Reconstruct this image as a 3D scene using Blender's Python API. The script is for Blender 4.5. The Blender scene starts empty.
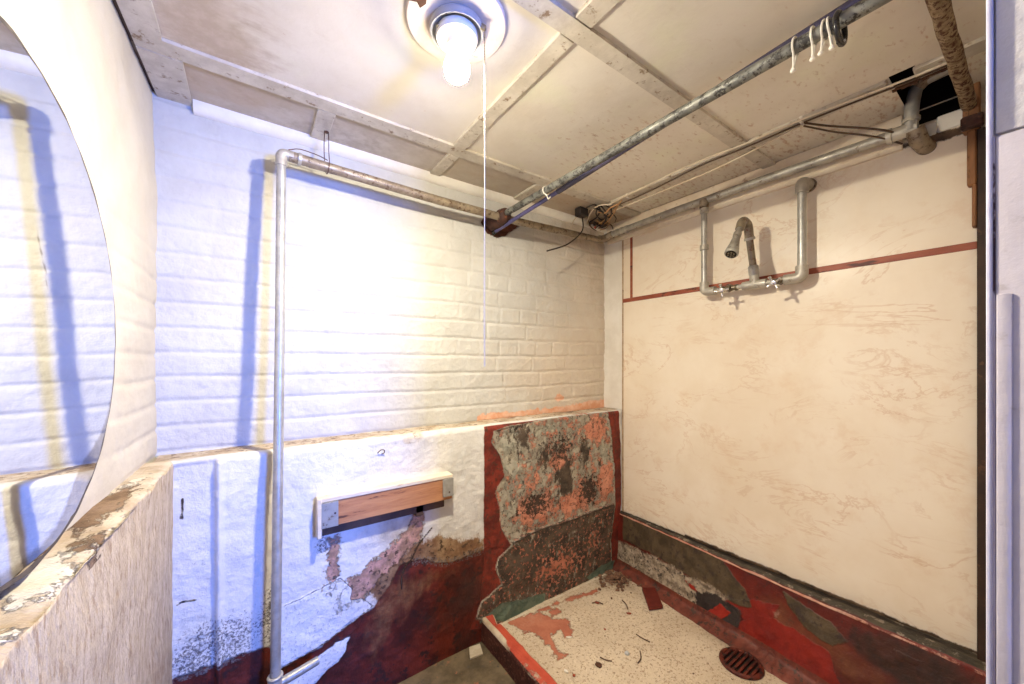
import bpy, bmesh, math, random
import numpy as np
from mathutils import Vector, Matrix
random.seed(7); np.random.seed(7)
C = bpy.context.scene
COL = C.collection
E = 1.19            # eye height above the lower floor; most measures below are taken from eye level
# ------------------------------------------------------------------ where a point of the photograph lies in the room
FP = 373.7; YAW = math.radians(35)
FW = np.array([math.sin(YAW), math.cos(YAW), 0.0]); RT = np.array([math.cos(YAW), -math.sin(YAW), 0.0])
def ray(u, v): return FW + RT * (u - 512) / FP + np.array([0, 0, (360 - v) / FP])
def onX(u, v, x): r = ray(u, v); return r * x / r[0]
def onY(u, v, y): r = ray(u, v); return r * y / r[1]
def onZ(u, v, z): r = ray(u, v); return r * z / r[2]

# ------------------------------------------------------------------ noise helpers (numpy)
_lat = np.random.RandomState(3).rand(256, 256)
def vnoise(x, y):
    xi = np.floor(x).astype(int); yi = np.floor(y).astype(int); fx = x - xi; fy = y - yi
    fx = fx * fx * (3 - 2 * fx); fy = fy * fy * (3 - 2 * fy)
    g = lambda a, b: _lat[a % 256, b % 256]
    return (g(xi, yi) * (1 - fx) + g(xi + 1, yi) * fx) * (1 - fy) + (g(xi, yi + 1) * (1 - fx) + g(xi + 1, yi + 1) * fx) * fy
def fbm(x, y, s, o=4, seed=0):
    r = 0; a = .5; x = x * s + 17.3 * seed; y = y * s + 9.1 * seed
    for k in range(o):
        r = r + a * (vnoise(x, y) - .5); x = x * 2.03 + 5.1; y = y * 2.03 + 1.7; a *= .5
    return r * 2
def sdpoly(px, py, poly):
    poly = np.asarray(poly, float); d = np.full(px.shape, 1e9); ins = np.zeros(px.shape, bool); n = len(poly)
    for i in range(n):
        ax, ay = poly[i]; bx, by = poly[(i + 1) % n]
        ex, ey = bx - ax, by - ay; wx, wy = px - ax, py - ay
        t = np.clip((wx * ex + wy * ey) / (ex * ex + ey * ey + 1e-12), 0, 1)
        d = np.minimum(d, (wx - ex * t) ** 2 + (wy - ey * t) ** 2)
        c = ((ay > py) != (by > py))
        with np.errstate(divide='ignore', invalid='ignore'):
            xx = (bx - ax) * (py - ay) / (by - ay + 1e-12) + ax
        ins ^= c & (px < xx)
    d = np.sqrt(d); return np.where(ins, d, -d)
def sdline(px, py, pts, w):
    d = np.full(px.shape, 1e9)
    for (ax, ay), (bx, by) in zip(pts[:-1], pts[1:]):
        ex, ey = bx - ax, by - ay; wx, wy = px - ax, py - ay
        t = np.clip((wx * ex + wy * ey) / (ex * ex + ey * ey + 1e-12), 0, 1)
        d = np.minimum(d, (wx - ex * t) ** 2 + (wy - ey * t) ** 2)
    return w - np.sqrt(d)
def blob(px, py, cx, cy, rx, ry): return np.exp(-(((px - cx) / rx) ** 2 + ((py - cy) / ry) ** 2))

# ------------------------------------------------------------------ node material builder
class NT:
    def __init__(s, name):
        s.m = bpy.data.materials.new(name); s.m.use_nodes = True; s.t = s.m.node_tree; s.n = s.t.nodes; s.n.clear()
        s.out = s.n.new('ShaderNodeOutputMaterial'); s.b = s.n.new('ShaderNodeBsdfPrincipled')
        s.l(s.b.outputs[0], s.out.inputs[0]); s.co = s.n.new('ShaderNodeTexCoord').outputs['Object']
    def l(s, a, b): s.t.links.new(a, b)
    def put(s, sock, v):
        if hasattr(v, 'is_linked'): s.l(v, sock)
        elif isinstance(v, (tuple, list)): sock.default_value = (*v, 1) if len(v) == 3 and len(sock.default_value) == 4 else v
        else: sock.default_value = v
    def noise(s, scale, detail=5, rough=.6, vec=None, dist=0):
        n = s.n.new('ShaderNodeTexNoise'); n.inputs['Scale'].default_value = scale; n.inputs['Detail'].default_value = detail
        n.inputs['Roughness'].default_value = rough; n.inputs['Distortion'].default_value = dist; s.l(vec or s.co, n.inputs['Vector']); return n.outputs['Fac']
    def voro(s, scale, feat='F1', vec=None):
        n = s.n.new('ShaderNodeTexVoronoi'); n.feature = feat; n.inputs['Scale'].default_value = scale; s.l(vec or s.co, n.inputs['Vector']); return n.outputs['Distance']
    def mapping(s, sc=(1, 1, 1), rot=(0, 0, 0), loc=(0, 0, 0)):
        n = s.n.new('ShaderNodeMapping'); n.inputs['Scale'].default_value = sc; n.inputs['Rotation'].default_value = rot; n.inputs['Location'].default_value = loc
        s.l(s.co, n.inputs['Vector']); return n.outputs[0]
    def math(s, op, a, b=0, c=0):
        n = s.n.new('ShaderNodeMath'); n.operation = op
        for i, v in enumerate((a, b, c)): s.put(n.inputs[i], v)
        return n.outputs[0]
    def step(s, v, lo, hi, a=0, b=1):
        n = s.n.new('ShaderNodeMapRange'); n.interpolation_type = 'SMOOTHSTEP'
        s.put(n.inputs['Value'], v); n.inputs['From Min'].default_value = lo; n.inputs['From Max'].default_value = hi
        n.inputs['To Min'].default_value = a; n.inputs['To Max'].default_value = b; return n.outputs['Result']
    def mix(s, f, a, b, mode='MIX'):
        n = s.n.new('ShaderNodeMix'); n.data_type = 'RGBA'; n.blend_type = mode; n.clamp_factor = True
        s.put(n.inputs[0], f); s.put(n.inputs[6], a); s.put(n.inputs[7], b); return n.outputs[2]
    def sep(s):
        n = s.n.new('ShaderNodeSeparateXYZ'); s.l(s.co, n.inputs[0]); return n.outputs['Z']
    def attr(s, name):
        n = s.n.new('ShaderNodeAttribute'); n.attribute_name = name; return n.outputs['Fac']
    def bump(s, h, dist=.002, strength=1.0):
        n = s.n.new('ShaderNodeBump'); n.inputs['Distance'].default_value = dist; n.inputs['Strength'].default_value = strength
        s.l(h, n.inputs['Height']); s.l(n.outputs[0], s.b.inputs['Normal'])
    def fin(s, col, rough=.7, metal=0, spec=.4):
        s.put(s.b.inputs['Base Color'], col); s.put(s.b.inputs['Roughness'], rough); s.put(s.b.inputs['Metallic'], metal); s.b.inputs['Specular IOR Level'].default_value = spec
        return s.m
    # stacked paint layers, each with an outline held in a mesh attribute and frayed by noise
    def layers(s, base, ls, hb=None):
        col = base; h = hb if hb is not None else s.noise(60, 4)
        for L in ls:
            vec = s.mapping(L['st']) if 'st' in L else None
            nz = s.noise(L.get('ns', 25), L.get('det', 8), L.get('nr', .65), vec)
            v = s.math('ADD', s.attr(L['a']), s.math('MULTIPLY', s.math('SUBTRACT', nz, .5), L.get('amp', .03)))
            so = L.get('soft', .002); m = s.step(v, -so, so)
            if 'op' in L: m = s.math('MULTIPLY', m, L['op'])
            cv = s.mapping(L['cst']) if 'cst' in L else None
            c = s.mix(s.step(s.noise(L.get('cs', 18), 6, .65, cv), .36, .64), L['c1'], L['c2'])
            if 'c3' in L: c = s.mix(s.step(s.noise(L.get('cs3', 70), 4, .7), .55, .62), c, L['c3'])
            col = s.mix(m, col, c)
            if 'h' in L: h = s.math('ADD', h, s.math('MULTIPLY', m, L['h']))
        return col, h

def simple(name, c1, c2, scale=20, rough=.6, metal=0, bump=0, spec=.4, c3=None, t3=(.58, .66), s3=60, st=None):
    k = NT(name); vec = k.mapping(st) if st else None
    c = k.mix(k.step(k.noise(scale, 6, .65, vec), .35, .65), c1, c2)
    if c3: c = k.mix(k.step(k.noise(s3, 5, .7, vec), *t3), c, c3)
    if bump: k.bump(k.noise(scale * 4, 5, .65, vec), bump)
    return k.fin(c, rough, metal, spec)

# ------------------------------------------------------------------ mesh builder
class MB:
    def __init__(s): s.v = []; s.f = []
    def add(s, vs, fs):
        o = len(s.v); s.v += [tuple(map(float, p)) for p in vs]; s.f += [tuple(i + o for i in f) for f in fs]; return s
    def tube(s, pts, r, seg=14, caps=True):
        P = [Vector(map(float, p)) for p in pts]; n = len(P); rs = r if isinstance(r, (list, tuple)) else [r] * n
        T = []
        for i in range(n):
            a = P[max(i - 1, 0)]; b = P[min(i + 1, n - 1)]; t = (b - a)
            if i and i < n - 1:
                t = (P[i] - a).normalized() + (b - P[i]).normalized()
            if t.length < 1e-9: t = T[-1] if T else Vector((0, 0, 1))
            T.append(t.normalized())
        up = Vector((0, 0, 1)) if abs(T[0].z) < .9 else Vector((1, 0, 0))
        nv = (up - T[0] * up.dot(T[0])).normalized(); vs = []; fs = []
        for i in range(n):
            nv = (nv - T[i] * nv.dot(T[i])).normalized(); bv = T[i].cross(nv)
            for k in range(seg):
                a = 2 * math.pi * k / seg; vs.append(P[i] + (nv * math.cos(a) + bv * math.sin(a)) * rs[i])
        for i in range(n - 1):
            for k in range(seg):
                k2 = (k + 1) % seg; fs.append((i * seg + k, i * seg + k2, (i + 1) * seg + k2, (i + 1) * seg + k))
        if caps: fs.append(tuple(range(seg - 1, -1, -1))); fs.append(tuple((n - 1) * seg + k for k in range(seg)))
        return s.add(vs, fs)
    def torus(s, c, R, r, ax='y', seg=28, sec=10, sq=1.0):
        vs = []; fs = []
        for i in range(seg):
            a = 2 * math.pi * i / seg
            for k in range(sec):
                b = 2 * math.pi * k / sec; q = R + r * math.cos(b)
                x, y, z = q * math.cos(a), r * math.sin(b) * sq, q * math.sin(a)
                if ax == 'z': x, y, z = x, z, y
                if ax == 'x': x, y, z = y, x, z
                vs.append((c[0] + x, c[1] + y, c[2] + z))
        for i in range(seg):
            for k in range(sec):
                i2 = (i + 1) % seg; k2 = (k + 1) % sec; fs.append((i * sec + k, i2 * sec + k, i2 * sec + k2, i * sec + k2))
        return s.add(vs, fs)
    def lathe(s, prof, c=(0, 0, 0), seg=36, close=True):   # prof: (radius, height) about the vertical
        vs = []; fs = []; n = len(prof)
        for r, z in prof:
            for k in range(seg):
                a = 2 * math.pi * k / seg; vs.append((c[0] + r * math.cos(a), c[1] + r * math.sin(a), c[2] + z))
        for i in range(n - 1):
            for k in range(seg):
                k2 = (k + 1) % seg; fs.append((i * seg + k, i * seg + k2, (i + 1) * seg + k2, (i + 1) * seg + k))
        if close: fs.append(tuple(range(seg - 1, -1, -1))); fs.append(tuple((n - 1) * seg + k for k in range(seg)))
        return s.add(vs, fs)
    def box(s, a, b, bev=.0015, rot=None, about=None, seg=1):
        bm = bmesh.new(); bmesh.ops.create_cube(bm, size=1)
        a = np.array(a, float); b = np.array(b, float); c = (a + b) / 2; d = np.abs(b - a)
        bmesh.ops.scale(bm, vec=Vector(d), verts=bm.verts)
        if bev: bmesh.ops.bevel(bm, geom=bm.edges[:], offset=min(bev, min(d) * .45), segments=seg, affect='EDGES', profile=.5)
        M = Matrix.Translation(Vector(c))
        if rot is not None:
            p = Vector(about if about is not None else c); M = Matrix.Translation(p) @ rot.to_4x4() @ Matrix.Translation(-p) @ M
        bmesh.ops.transform(bm, matrix=M, verts=bm.verts); bm.verts.index_update()
        vs = [v.co[:] for v in bm.verts]; fs = [tuple(v.index for v in f.verts) for f in bm.faces]; bm.free(); return s.add(vs, fs)
    def prism(s, poly, h0, h1):      # outline in x,y lifted from z=h0 to z=h1
        n = len(poly); vs = [(x, y, h0) for x, y in poly] + [(x, y, h1) for x, y in poly]
        fs = [tuple(range(n - 1, -1, -1)), tuple(range(n, 2 * n))] + [(i, (i + 1) % n, n + (i + 1) % n, n + i) for i in range(n)]
        return s.add(vs, fs)
    def build(s, name, mat, parent=None, smooth=True, angle=40, lift=True):
        me = bpy.data.meshes.new(name); z = E if lift else 0
        off = Vector(parent['_o']) if parent is not None and '_o' in parent else Vector((0, 0, 0))
        me.from_pydata([(x - off.x, y - off.y, zz + z - off.z) for x, y, zz in s.v], [], s.f); me.update()
        bm = bmesh.new(); bm.from_mesh(me); bmesh.ops.recalc_face_normals(bm, faces=bm.faces); bm.to_mesh(me); bm.free()
        if smooth:
            me.shade_smooth()
            me.set_sharp_from_angle(angle=math.radians(angle))
        o = bpy.data.objects.new(name, me); COL.objects.link(o); me.materials.append(mat)
        if parent is not None:
            o.parent = parent
            if '_o' in parent: o['_o'] = tuple(off)
        return o
def tag(o, label, cat=None, group=None, kind=None):
    o['label'] = label
    if cat: o['category'] = cat
    if group: o['group'] = group
    if kind: o['kind'] = kind
    return o
def thing(name, loc, label, cat, group=None):   # an Empty at the thing's base (loc in eye-level measures)
    o = bpy.data.objects.new(name, None); COL.objects.link(o); o.empty_display_size = .05
    o.location = (loc[0], loc[1], loc[2] + E); o['_o'] = (float(loc[0]), float(loc[1]), float(loc[2] + E)); return tag(o, label, cat, group)
def struct(o, label): return tag(o, label, None, None, 'structure')
def fillet(pts, r, n=6):
    P = [Vector(map(float, p)) for p in pts]; out = [P[0]]
    for i in range(1, len(P) - 1):
        a = (P[i - 1] - P[i]); b = (P[i + 1] - P[i]); q = min(r, a.length * .48, b.length * .48); p0 = P[i] + a.normalized() * q; p1 = P[i] + b.normalized() * q
        for k in range(n + 1):
            t = k / n; out.append(p0 * (1 - t) ** 2 + P[i] * 2 * t * (1 - t) + p1 * t * t)
    out.append(P[-1]); return out
def spline(pts, n=8):
    P = [Vector(map(float, p)) for p in pts]; Q = [P[0] * 2 - P[1]] + P + [P[-1] * 2 - P[-2]]; out = []
    for i in range(1, len(Q) - 2):
        for k in range(n):
            t = k / n; a, b, c, d = Q[i - 1:i + 3]
            out.append(.5 * ((2 * b) + (c - a) * t + (2 * a - 5 * b + 4 * c - d) * t * t + (3 * b - a - 3 * c + d) * t ** 3))
    out.append(P[-1]); return out
def gridmesh(name, X, Y, Z, mat, attrs=None, parent=None, keep=None):
    nv, nu = X.shape; me = bpy.data.meshes.new(name)
    co = np.stack([X, Y, Z + E], -1).reshape(-1, 3); idx = np.arange(nv * nu).reshape(nv, nu)
    q = np.stack([idx[:-1, :-1], idx[:-1, 1:], idx[1:, 1:], idx[1:, :-1]], -1).reshape(-1, 4)
    if keep is not None: q = q[keep.reshape(-1)]
    me.vertices.add(len(co)); me.vertices.foreach_set('co', co.ravel()); me.loops.add(q.size); me.loops.foreach_set('vertex_index', q.ravel().astype(np.int32))
    me.polygons.add(len(q)); me.polygons.foreach_set('loop_start', np.arange(0, q.size, 4, dtype=np.int32)); me.update(calc_edges=True)
    for k, a in (attrs or {}).items():
        at = me.attributes.new(k, 'FLOAT', 'POINT'); at.data.foreach_set('value', np.ascontiguousarray(np.broadcast_to(a, X.shape), dtype=np.float32).ravel())
    me.shade_smooth(); o = bpy.data.objects.new(name, me); COL.objects.link(o); me.materials.append(mat)
    if parent is not None: o.parent = parent
    return o

# ================================================================== room measures (eye level = 0)
YB = 1.50      # brick back wall
YL = 1.37      # front of its thicker lower part
XR = 1.718     # face of the shower panel on the right wall
ZC = .785      # ceiling
ZLG = -.28     # ledge
ZT = -1.15     # floor of the shower base
ZF = -1.19     # floor
LD = np.array([math.sin(math.radians(2.07)), math.cos(math.radians(2.07)), 0]); LN = np.array([LD[1], -LD[0], 0])
LP = np.array([-.2306, 1.5, 0])
def xl(y): return LP[0] - (1.5 - y) * math.tan(math.radians(2.07))        # upper left wall
def xll(y): return -.1755 - .023 * (1.37 - y)                            # lower left wall

# ================================================================== materials
WHITE1, WHITE2 = (.83, .81, .76), (.74, .72, .66)
def mat_brick():
    k = NT('white painted brick')
    c = k.mix(k.step(k.noise(6, 5), .35, .7), (.56, .555, .53), (.495, .485, .455))
    c = k.mix(k.math('MULTIPLY', k.step(k.noise(30, 6, .7), .58, .72), .35), c, (.62, .57, .48))
    c, h = k.layers(c, [dict(a='warm', c1=(.75, .62, .46), c2=(.70, .55, .40), amp=.5, ns=9, soft=.4, op=.55),
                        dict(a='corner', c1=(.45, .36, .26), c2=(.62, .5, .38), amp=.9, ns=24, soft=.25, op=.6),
                        dict(a='speck', c1=(.16, .12, .08), c2=(.28, .2, .14), amp=1.1, ns=75, soft=.02, det=5),
                        dict(a='pink', c1=(.72, .36, .22), c2=(.80, .52, .38), amp=.06, ns=28, soft=.004),
                        dict(a='hole', c1=(.16, .05, .025), c2=(.07, .025, .015), amp=.014, ns=60, soft=.003)], k.noise(45, 6, .65))
    k.bump(h, .004); return k.fin(c, .62, 0, .3)
def mat_left():
    k = NT('cream wall plaster')
    c = k.mix(k.step(k.noise(4, 5), .35, .7), (.63, .575, .45), (.57, .51, .385))
    c, h = k.layers(c, [dict(a='speck', c1=(.3, .22, .14), c2=(.45, .36, .26), amp=1.0, ns=45, soft=.03)], k.noise(22, 7, .6))
    k.bump(h, .003); return k.fin(c, .65, 0, .3)
def mat_left_low():
    k = NT('rough lower plaster')
    v = k.mapping((1, 5, 1.6), (math.radians(35), 0, 0))
    c = k.mix(k.step(k.noise(7, 7, .65, v), .33, .68), (.67, .555, .39), (.54, .425, .275))
    c = k.mix(k.math('MULTIPLY', k.step(k.noise(16, 8, .75, v), .48, .64), .8), c, (.36, .235, .13))
    c, h = k.layers(c, [dict(a='stain', c1=(.24, .15, .08), c2=(.36, .24, .14), amp=1.3, ns=12, nr=.75, soft=.25, op=.7, st=(1, 4, 1.4)), dict(a='ledge', c1=(.66, .56, .42), c2=(.46, .35, .23), amp=.01, ns=30, soft=.004, cs=14),
                        dict(a='flake', c1=(.15, .09, .05), c2=(.30, .20, .12), amp=1.4, ns=30, nr=.75, soft=.04, h=-1.0, st=(1.6, .8, 1)),
                        dict(a='pale', c1=(.80, .74, .62), c2=(.70, .62, .49), amp=1.2, ns=22, soft=.03, h=1.0),
                        dict(a='dots', c1=(.10, .07, .05), c2=(.2, .14, .1), amp=1.0, ns=50, soft=.02)], k.noise(40, 7, .65, v))
    k.bump(h, .005); return k.fin(c, .8, 0, .25)
def mat_low():
    k = NT('peeling lower wall paint')
    c = k.mix(k.step(k.noise(7, 6), .35, .7), (.72, .70, .67), (.63, .615, .58))
    hb = k.math('ADD', k.noise(45, 7, .65), k.math('MULTIPLY', k.noise(9, 4), 1.2))
    RED1, RED2 = (.15, .020, .010), (.055, .009, .006)
    ls = [dict(a='ledge', c1=(.62, .54, .43), c2=(.40, .30, .20), amp=.012, ns=35, soft=.004, c3=(.15, .1, .07), cs3=40),
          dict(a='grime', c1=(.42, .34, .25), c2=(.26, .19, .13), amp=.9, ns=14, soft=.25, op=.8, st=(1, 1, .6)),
          dict(a='tan', c1=(.34, .22, .125), c2=(.18, .09, .045), amp=.16, ns=20, nr=.75, soft=.012, c3=(.07, .04, .025), cs3=45, st=(1, 1, .6)),
          dict(a='red', c1=RED1, c2=RED2, amp=.05, ns=13, soft=.004, cs=9, c3=(.04, .012, .01), cs3=26, h=.6),
          dict(a='redtan', c1=(.24, .12, .055), c2=(.13, .045, .02), amp=1.0, ns=22, soft=.22, st=(1, 1, .35), op=.85),
          dict(a='smear', c1=(.035, .015, .012), c2=(.07, .02, .015), amp=1.0, ns=16, soft=.2, st=(1, 1, .5), op=.85),
          dict(a='pinkpeel', c1=(.58, .33, .26), c2=(.30, .18, .12), amp=.13, ns=30, nr=.75, soft=.006, c3=(.10, .06, .045), cs3=38, cs=28, h=-.9),
          dict(a='sheet', c1=(.78, .77, .75), c2=(.70, .69, .67), amp=.012, ns=40, soft=.0015, c3=(.5, .5, .5), cs3=90, h=1.5, st=(1, 1, 3)),
          dict(a='mold', c1=(.10, .095, .10), c2=(.2, .18, .17), amp=1.6, ns=130, soft=.07, det=7, nr=.8, cs=60),
          dict(a='strip', c1=(.24, .032, .018), c2=(.10, .015, .010), amp=.012, ns=22, soft=.002, c3=(.08, .03, .02), cs3=60, h=.6),
          dict(a='peel', c1=(.46, .41, .32), c2=(.30, .27, .215), amp=.022, ns=28, soft=.0025, cs=14, c3=(.17, .14, .11), cs3=60, h=-1.5),
          dict(a='salmon', c1=(.66, .30, .20), c2=(.56, .21, .13), amp=1.5, ns=22, nr=.78, soft=.04, c3=(.3, .12, .08), cs3=90, h=.7),
          dict(a='grey', c1=(.36, .35, .28), c2=(.50, .46, .36), amp=1.1, ns=21, nr=.7, soft=.05, h=.5),
          dict(a='soot', c1=(.05, .037, .028), c2=(.12, .085, .06), amp=1.7, ns=30, nr=.8, soft=.07, st=(1, 1, .5)),
          dict(a='pits', c1=(.045, .03, .024), c2=(.09, .055, .04), amp=1.2, ns=70, nr=.7, soft=.04, h=-.8),
          dict(a='psp', c1=(.58, .22, .14), c2=(.46, .15, .09), amp=1.25, ns=60, nr=.65, soft=.04, h=.5),
          dict(a='green', c1=(.08, .13, .095), c2=(.15, .2, .15), amp=.03, ns=30, soft=.004),
          dict(a='edge', c1=(.58, .26, .19), c2=(.62, .40, .31), amp=.034, ns=38, nr=.75, soft=.003, h=.6),
          dict(a='crack', c1=(.05, .035, .03), c2=(.09, .06, .04), amp=.006, ns=60, soft=.0012, h=-2)]
    c, h = k.layers(c, ls, hb); k.bump(h, .0045); return k.fin(c, .62, 0, .35)
def mat_ceiling():
    k = NT('stained ceiling board')
    c = k.mix(k.step(k.noise(3.5, 5), .35, .7), (.74, .69, .60), (.66, .60, .50))
    c = k.mix(k.math('MULTIPLY', k.step(k.noise(5, 4), .5, .72), .4), c, (.72, .73, .52))
    sv = k.mapping((1.0, 2.2, 1), (0, 0, math.radians(25)))
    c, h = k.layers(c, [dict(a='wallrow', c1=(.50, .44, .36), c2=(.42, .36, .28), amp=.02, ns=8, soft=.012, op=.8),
                        dict(a='dirt', c1=(.40, .30, .20), c2=(.52, .42, .31), amp=1.3, ns=9, soft=.28, nr=.7, op=.75, st=(1, 2.2, 1)),
                        dict(a='gap', c1=(.05, .03, .02), c2=(.09, .05, .03), amp=.006, ns=20, soft=.002), dict(a='swirl', c1=(.60, .55, .48), c2=(.36, .30, .23), amp=1.2, ns=6, soft=.2, op=.7),
                        dict(a='rust', c1=(.44, .20, .08), c2=(.30, .14, .06), amp=1.2, ns=34, soft=.10, op=.6, det=5, st=(1, 2, 1)),
                        dict(a='fleck', c1=(.16, .08, .04), c2=(.28, .14, .06), amp=1.0, ns=48, soft=.02, det=3)], k.noise(30, 6))
    k.bump(h, .0012); return k.fin(c, .6, 0, .35)
def mat_panel():
    k = NT('marbled laminate')
    c = k.mix(k.step(k.noise(3.2, 5), .33, .7), (.84, .75, .61), (.77, .66, .505))
    def veins(sc, rot, w, dist, scale=1.0):
        v = k.mapping((1, sc, 1), (rot, 0, 0)); n = k.noise(2.6 * scale, 7, .62, v, dist)
        return k.math('SUBTRACT', 1, k.step(k.math('ABSOLUTE', k.math('SUBTRACT', n, .5)), 0, w))
    gate = k.step(k.noise(2.3, 4), .42, .62)
    v1 = k.math('MULTIPLY', veins(.45, math.radians(12), .012, .9, 1.5), gate)
    gate2 = k.step(k.noise(3.4, 4, .6, k.mapping((1, 1, 1), (0, 0, 0), (3, 5, 1))), .46, .62)
    v2 = k.math('MULTIPLY', veins(.5, math.radians(-14), .03, 1.4, 2.6), gate2)
    c = k.mix(k.math('MULTIPLY', v1, .42), c, (.56, .33, .17)); c = k.mix(k.math('MULTIPLY', v2, .38), c, (.60, .40, .24))
    c = k.mix(k.math('MULTIPLY', k.step(k.noise(9, 7, .7), .52, .7), .3), c, (.66, .46, .28))
    c, h = k.layers(c, [dict(a='edge', c1=(.05, .03, .02), c2=(.16, .1, .06), amp=.028, ns=24, nr=.75, soft=.003),
                        dict(a='fleck', c1=(.12, .06, .03), c2=(.2, .1, .05), amp=1, ns=55, soft=.015, det=2)], k.noise(3, 3))
    k.bump(h, .002); return k.fin(c, k.step(k.noise(4, 4), .3, .7, .28, .42), 0, .4)
def mat_curb():
    k = NT('painted concrete kerb')
    c = k.mix(k.step(k.noise(5, 5), .36, .64), (.15, .014, .007), (.075, .009, .005))
    c = k.mix(k.step(k.noise(24, 6, .7), .56, .66), c, (.05, .014, .01))
    ls = [dict(a='brown', c1=(.20, .075, .03), c2=(.13, .04, .018), amp=1.0, ns=8, soft=.3, op=.8),
          dict(a='bright', c1=(.25, .016, .008), c2=(.17, .011, .006), amp=.06, ns=13, soft=.003, h=.6),
          dict(a='olive', c1=(.055, .038, .02), c2=(.10, .07, .038), amp=.035, ns=14, soft=.004, c3=(.045, .03, .022), cs3=30, h=.5),
          dict(a='white', c1=(.46, .38, .28), c2=(.17, .13, .09), amp=.08, ns=16, nr=.75, soft=.008, c3=(.05, .04, .035), cs3=60, cs=40),
          dict(a='black', c1=(.018, .013, .012), c2=(.04, .03, .026), amp=.07, ns=20, nr=.72, soft=.004, h=.3),
          dict(a='redpatch', c1=(.34, .022, .010), c2=(.27, .016, .008), amp=.03, ns=26, soft=.0025, h=.5),
          dict(a='fillet', c1=(.20, .05, .03), c2=(.11, .025, .015), amp=.06, ns=24, soft=.008, c3=(.06, .03, .02), cs3=40),
          dict(a='streak', c1=(.38, .2, .14), c2=(.5, .34, .26), amp=.9, ns=40, soft=.1, op=.55),
          dict(a='dark', c1=(.03, .014, .01), c2=(.06, .02, .014), amp=1.0, ns=13, soft=.2),
          dict(a='top', c1=(.075, .06, .04), c2=(.03, .024, .018), amp=.02, ns=22, soft=.004, c3=(.25, .2, .15), cs3=30),
          dict(a='gap', c1=(.012, .008, .006), c2=(.03, .02, .014), amp=.016, ns=22, soft=.002),
          dict(a='pinkedge', c1=(.50, .20, .13), c2=(.58, .34, .24), amp=.03, ns=30, nr=.75, soft=.003)]
    c, h = k.layers(c, ls, k.math('ADD', k.noise(40, 6, .65), k.math('MULTIPLY', k.noise(8, 4), 1.5))); k.bump(h, .004); return k.fin(c, .5, 0, .4)
def mat_tray():
    k = NT('bare shower base')
    c = k.mix(k.step(k.noise(6, 6), .36, .66), (.66, .55, .41), (.56, .45, .325))
    c = k.mix(k.math('MULTIPLY', k.step(k.noise(110, 4, .7), .53, .62), .7), c, (.26, .15, .085))
    c = k.mix(k.step(k.noise(60, 5, .75), .63, .67), c, (.10, .05, .03))
    c = k.mix(k.math('MULTIPLY', k.step(k.noise(170, 3, .6), .58, .66), .6), c, (.80, .70, .56))
    ls = [dict(a='dirty', c1=(.24, .17, .11), c2=(.15, .10, .065), amp=1.0, ns=22, soft=.25, nr=.75, op=.85),
          dict(a='redp', c1=(.50, .19, .115), c2=(.42, .14, .085), amp=.10, ns=24, nr=.75, soft=.003, h=.8),
          dict(a='redw', c1=(.52, .24, .16), c2=(.56, .30, .21), amp=.9, ns=30, nr=.7, soft=.12, op=.6),
          dict(a='bits', c1=(.08, .04, .025), c2=(.26, .08, .045), amp=1.0, ns=42, det=4, soft=.025),
          dict(a='rim', c1=(.70, .62, .5), c2=(.6, .5, .38), amp=.008, ns=40, soft=.002)]
    c, h = k.layers(c, ls, k.noise(70, 6, .7)); k.bump(h, .003); return k.fin(c, .75, 0, .3)
def mat_lip():
    k = NT('chipped red kerb paint')
    c = k.mix(k.step(k.noise(9, 5), .36, .64), (.52, .085, .045), (.40, .055, .03))
    ls = [dict(a='face', c1=(.085, .022, .014), c2=(.05, .014, .01), amp=.01, ns=20, soft=.004, c3=(.2, .08, .05), cs3=70),
          dict(a='chip', c1=(.60, .50, .37), c2=(.46, .34, .22), amp=.024, ns=26, nr=.7, soft=.002, h=-1),
          dict(a='chip2', c1=(.5, .33, .24), c2=(.62, .5, .4), amp=1.0, ns=55, soft=.05)]
    c, h = k.layers(c, ls, k.noise(60, 6, .7)); k.bump(h, .003); return k.fin(c, .6, 0, .35)
def mat_floor():
    k = NT('grimy concrete floor')
    c = k.mix(k.step(k.noise(8, 6), .36, .66), (.07, .052, .03), (.18, .13, .075))
    c = k.mix(k.step(k.noise(24, 6, .7), .55, .66), c, (.085, .07, .05)); c = k.mix(k.step(k.noise(18, 5, .7), .62, .68), c, (.36, .13, .07))
    k.bump(k.noise(60, 6, .7), .003); return k.fin(c, .8, 0, .3)
def mat_galv(name, c1=(.44, .42, .36), c2=(.30, .28, .24), c3=(.16, .11, .07), metal=.45, rough=.42, t3=(.56, .66)):
    k = NT(name)
    c = k.mix(k.step(k.noise(26, 5), .36, .64), c1, c2); c = k.mix(k.step(k.noise(55, 6, .75), *t3), c, c3)
    k.bump(k.noise(140, 4), .0006); return k.fin(c, k.step(k.noise(40, 4), .3, .7, rough - .08, rough + .14), metal, .5)

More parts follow.
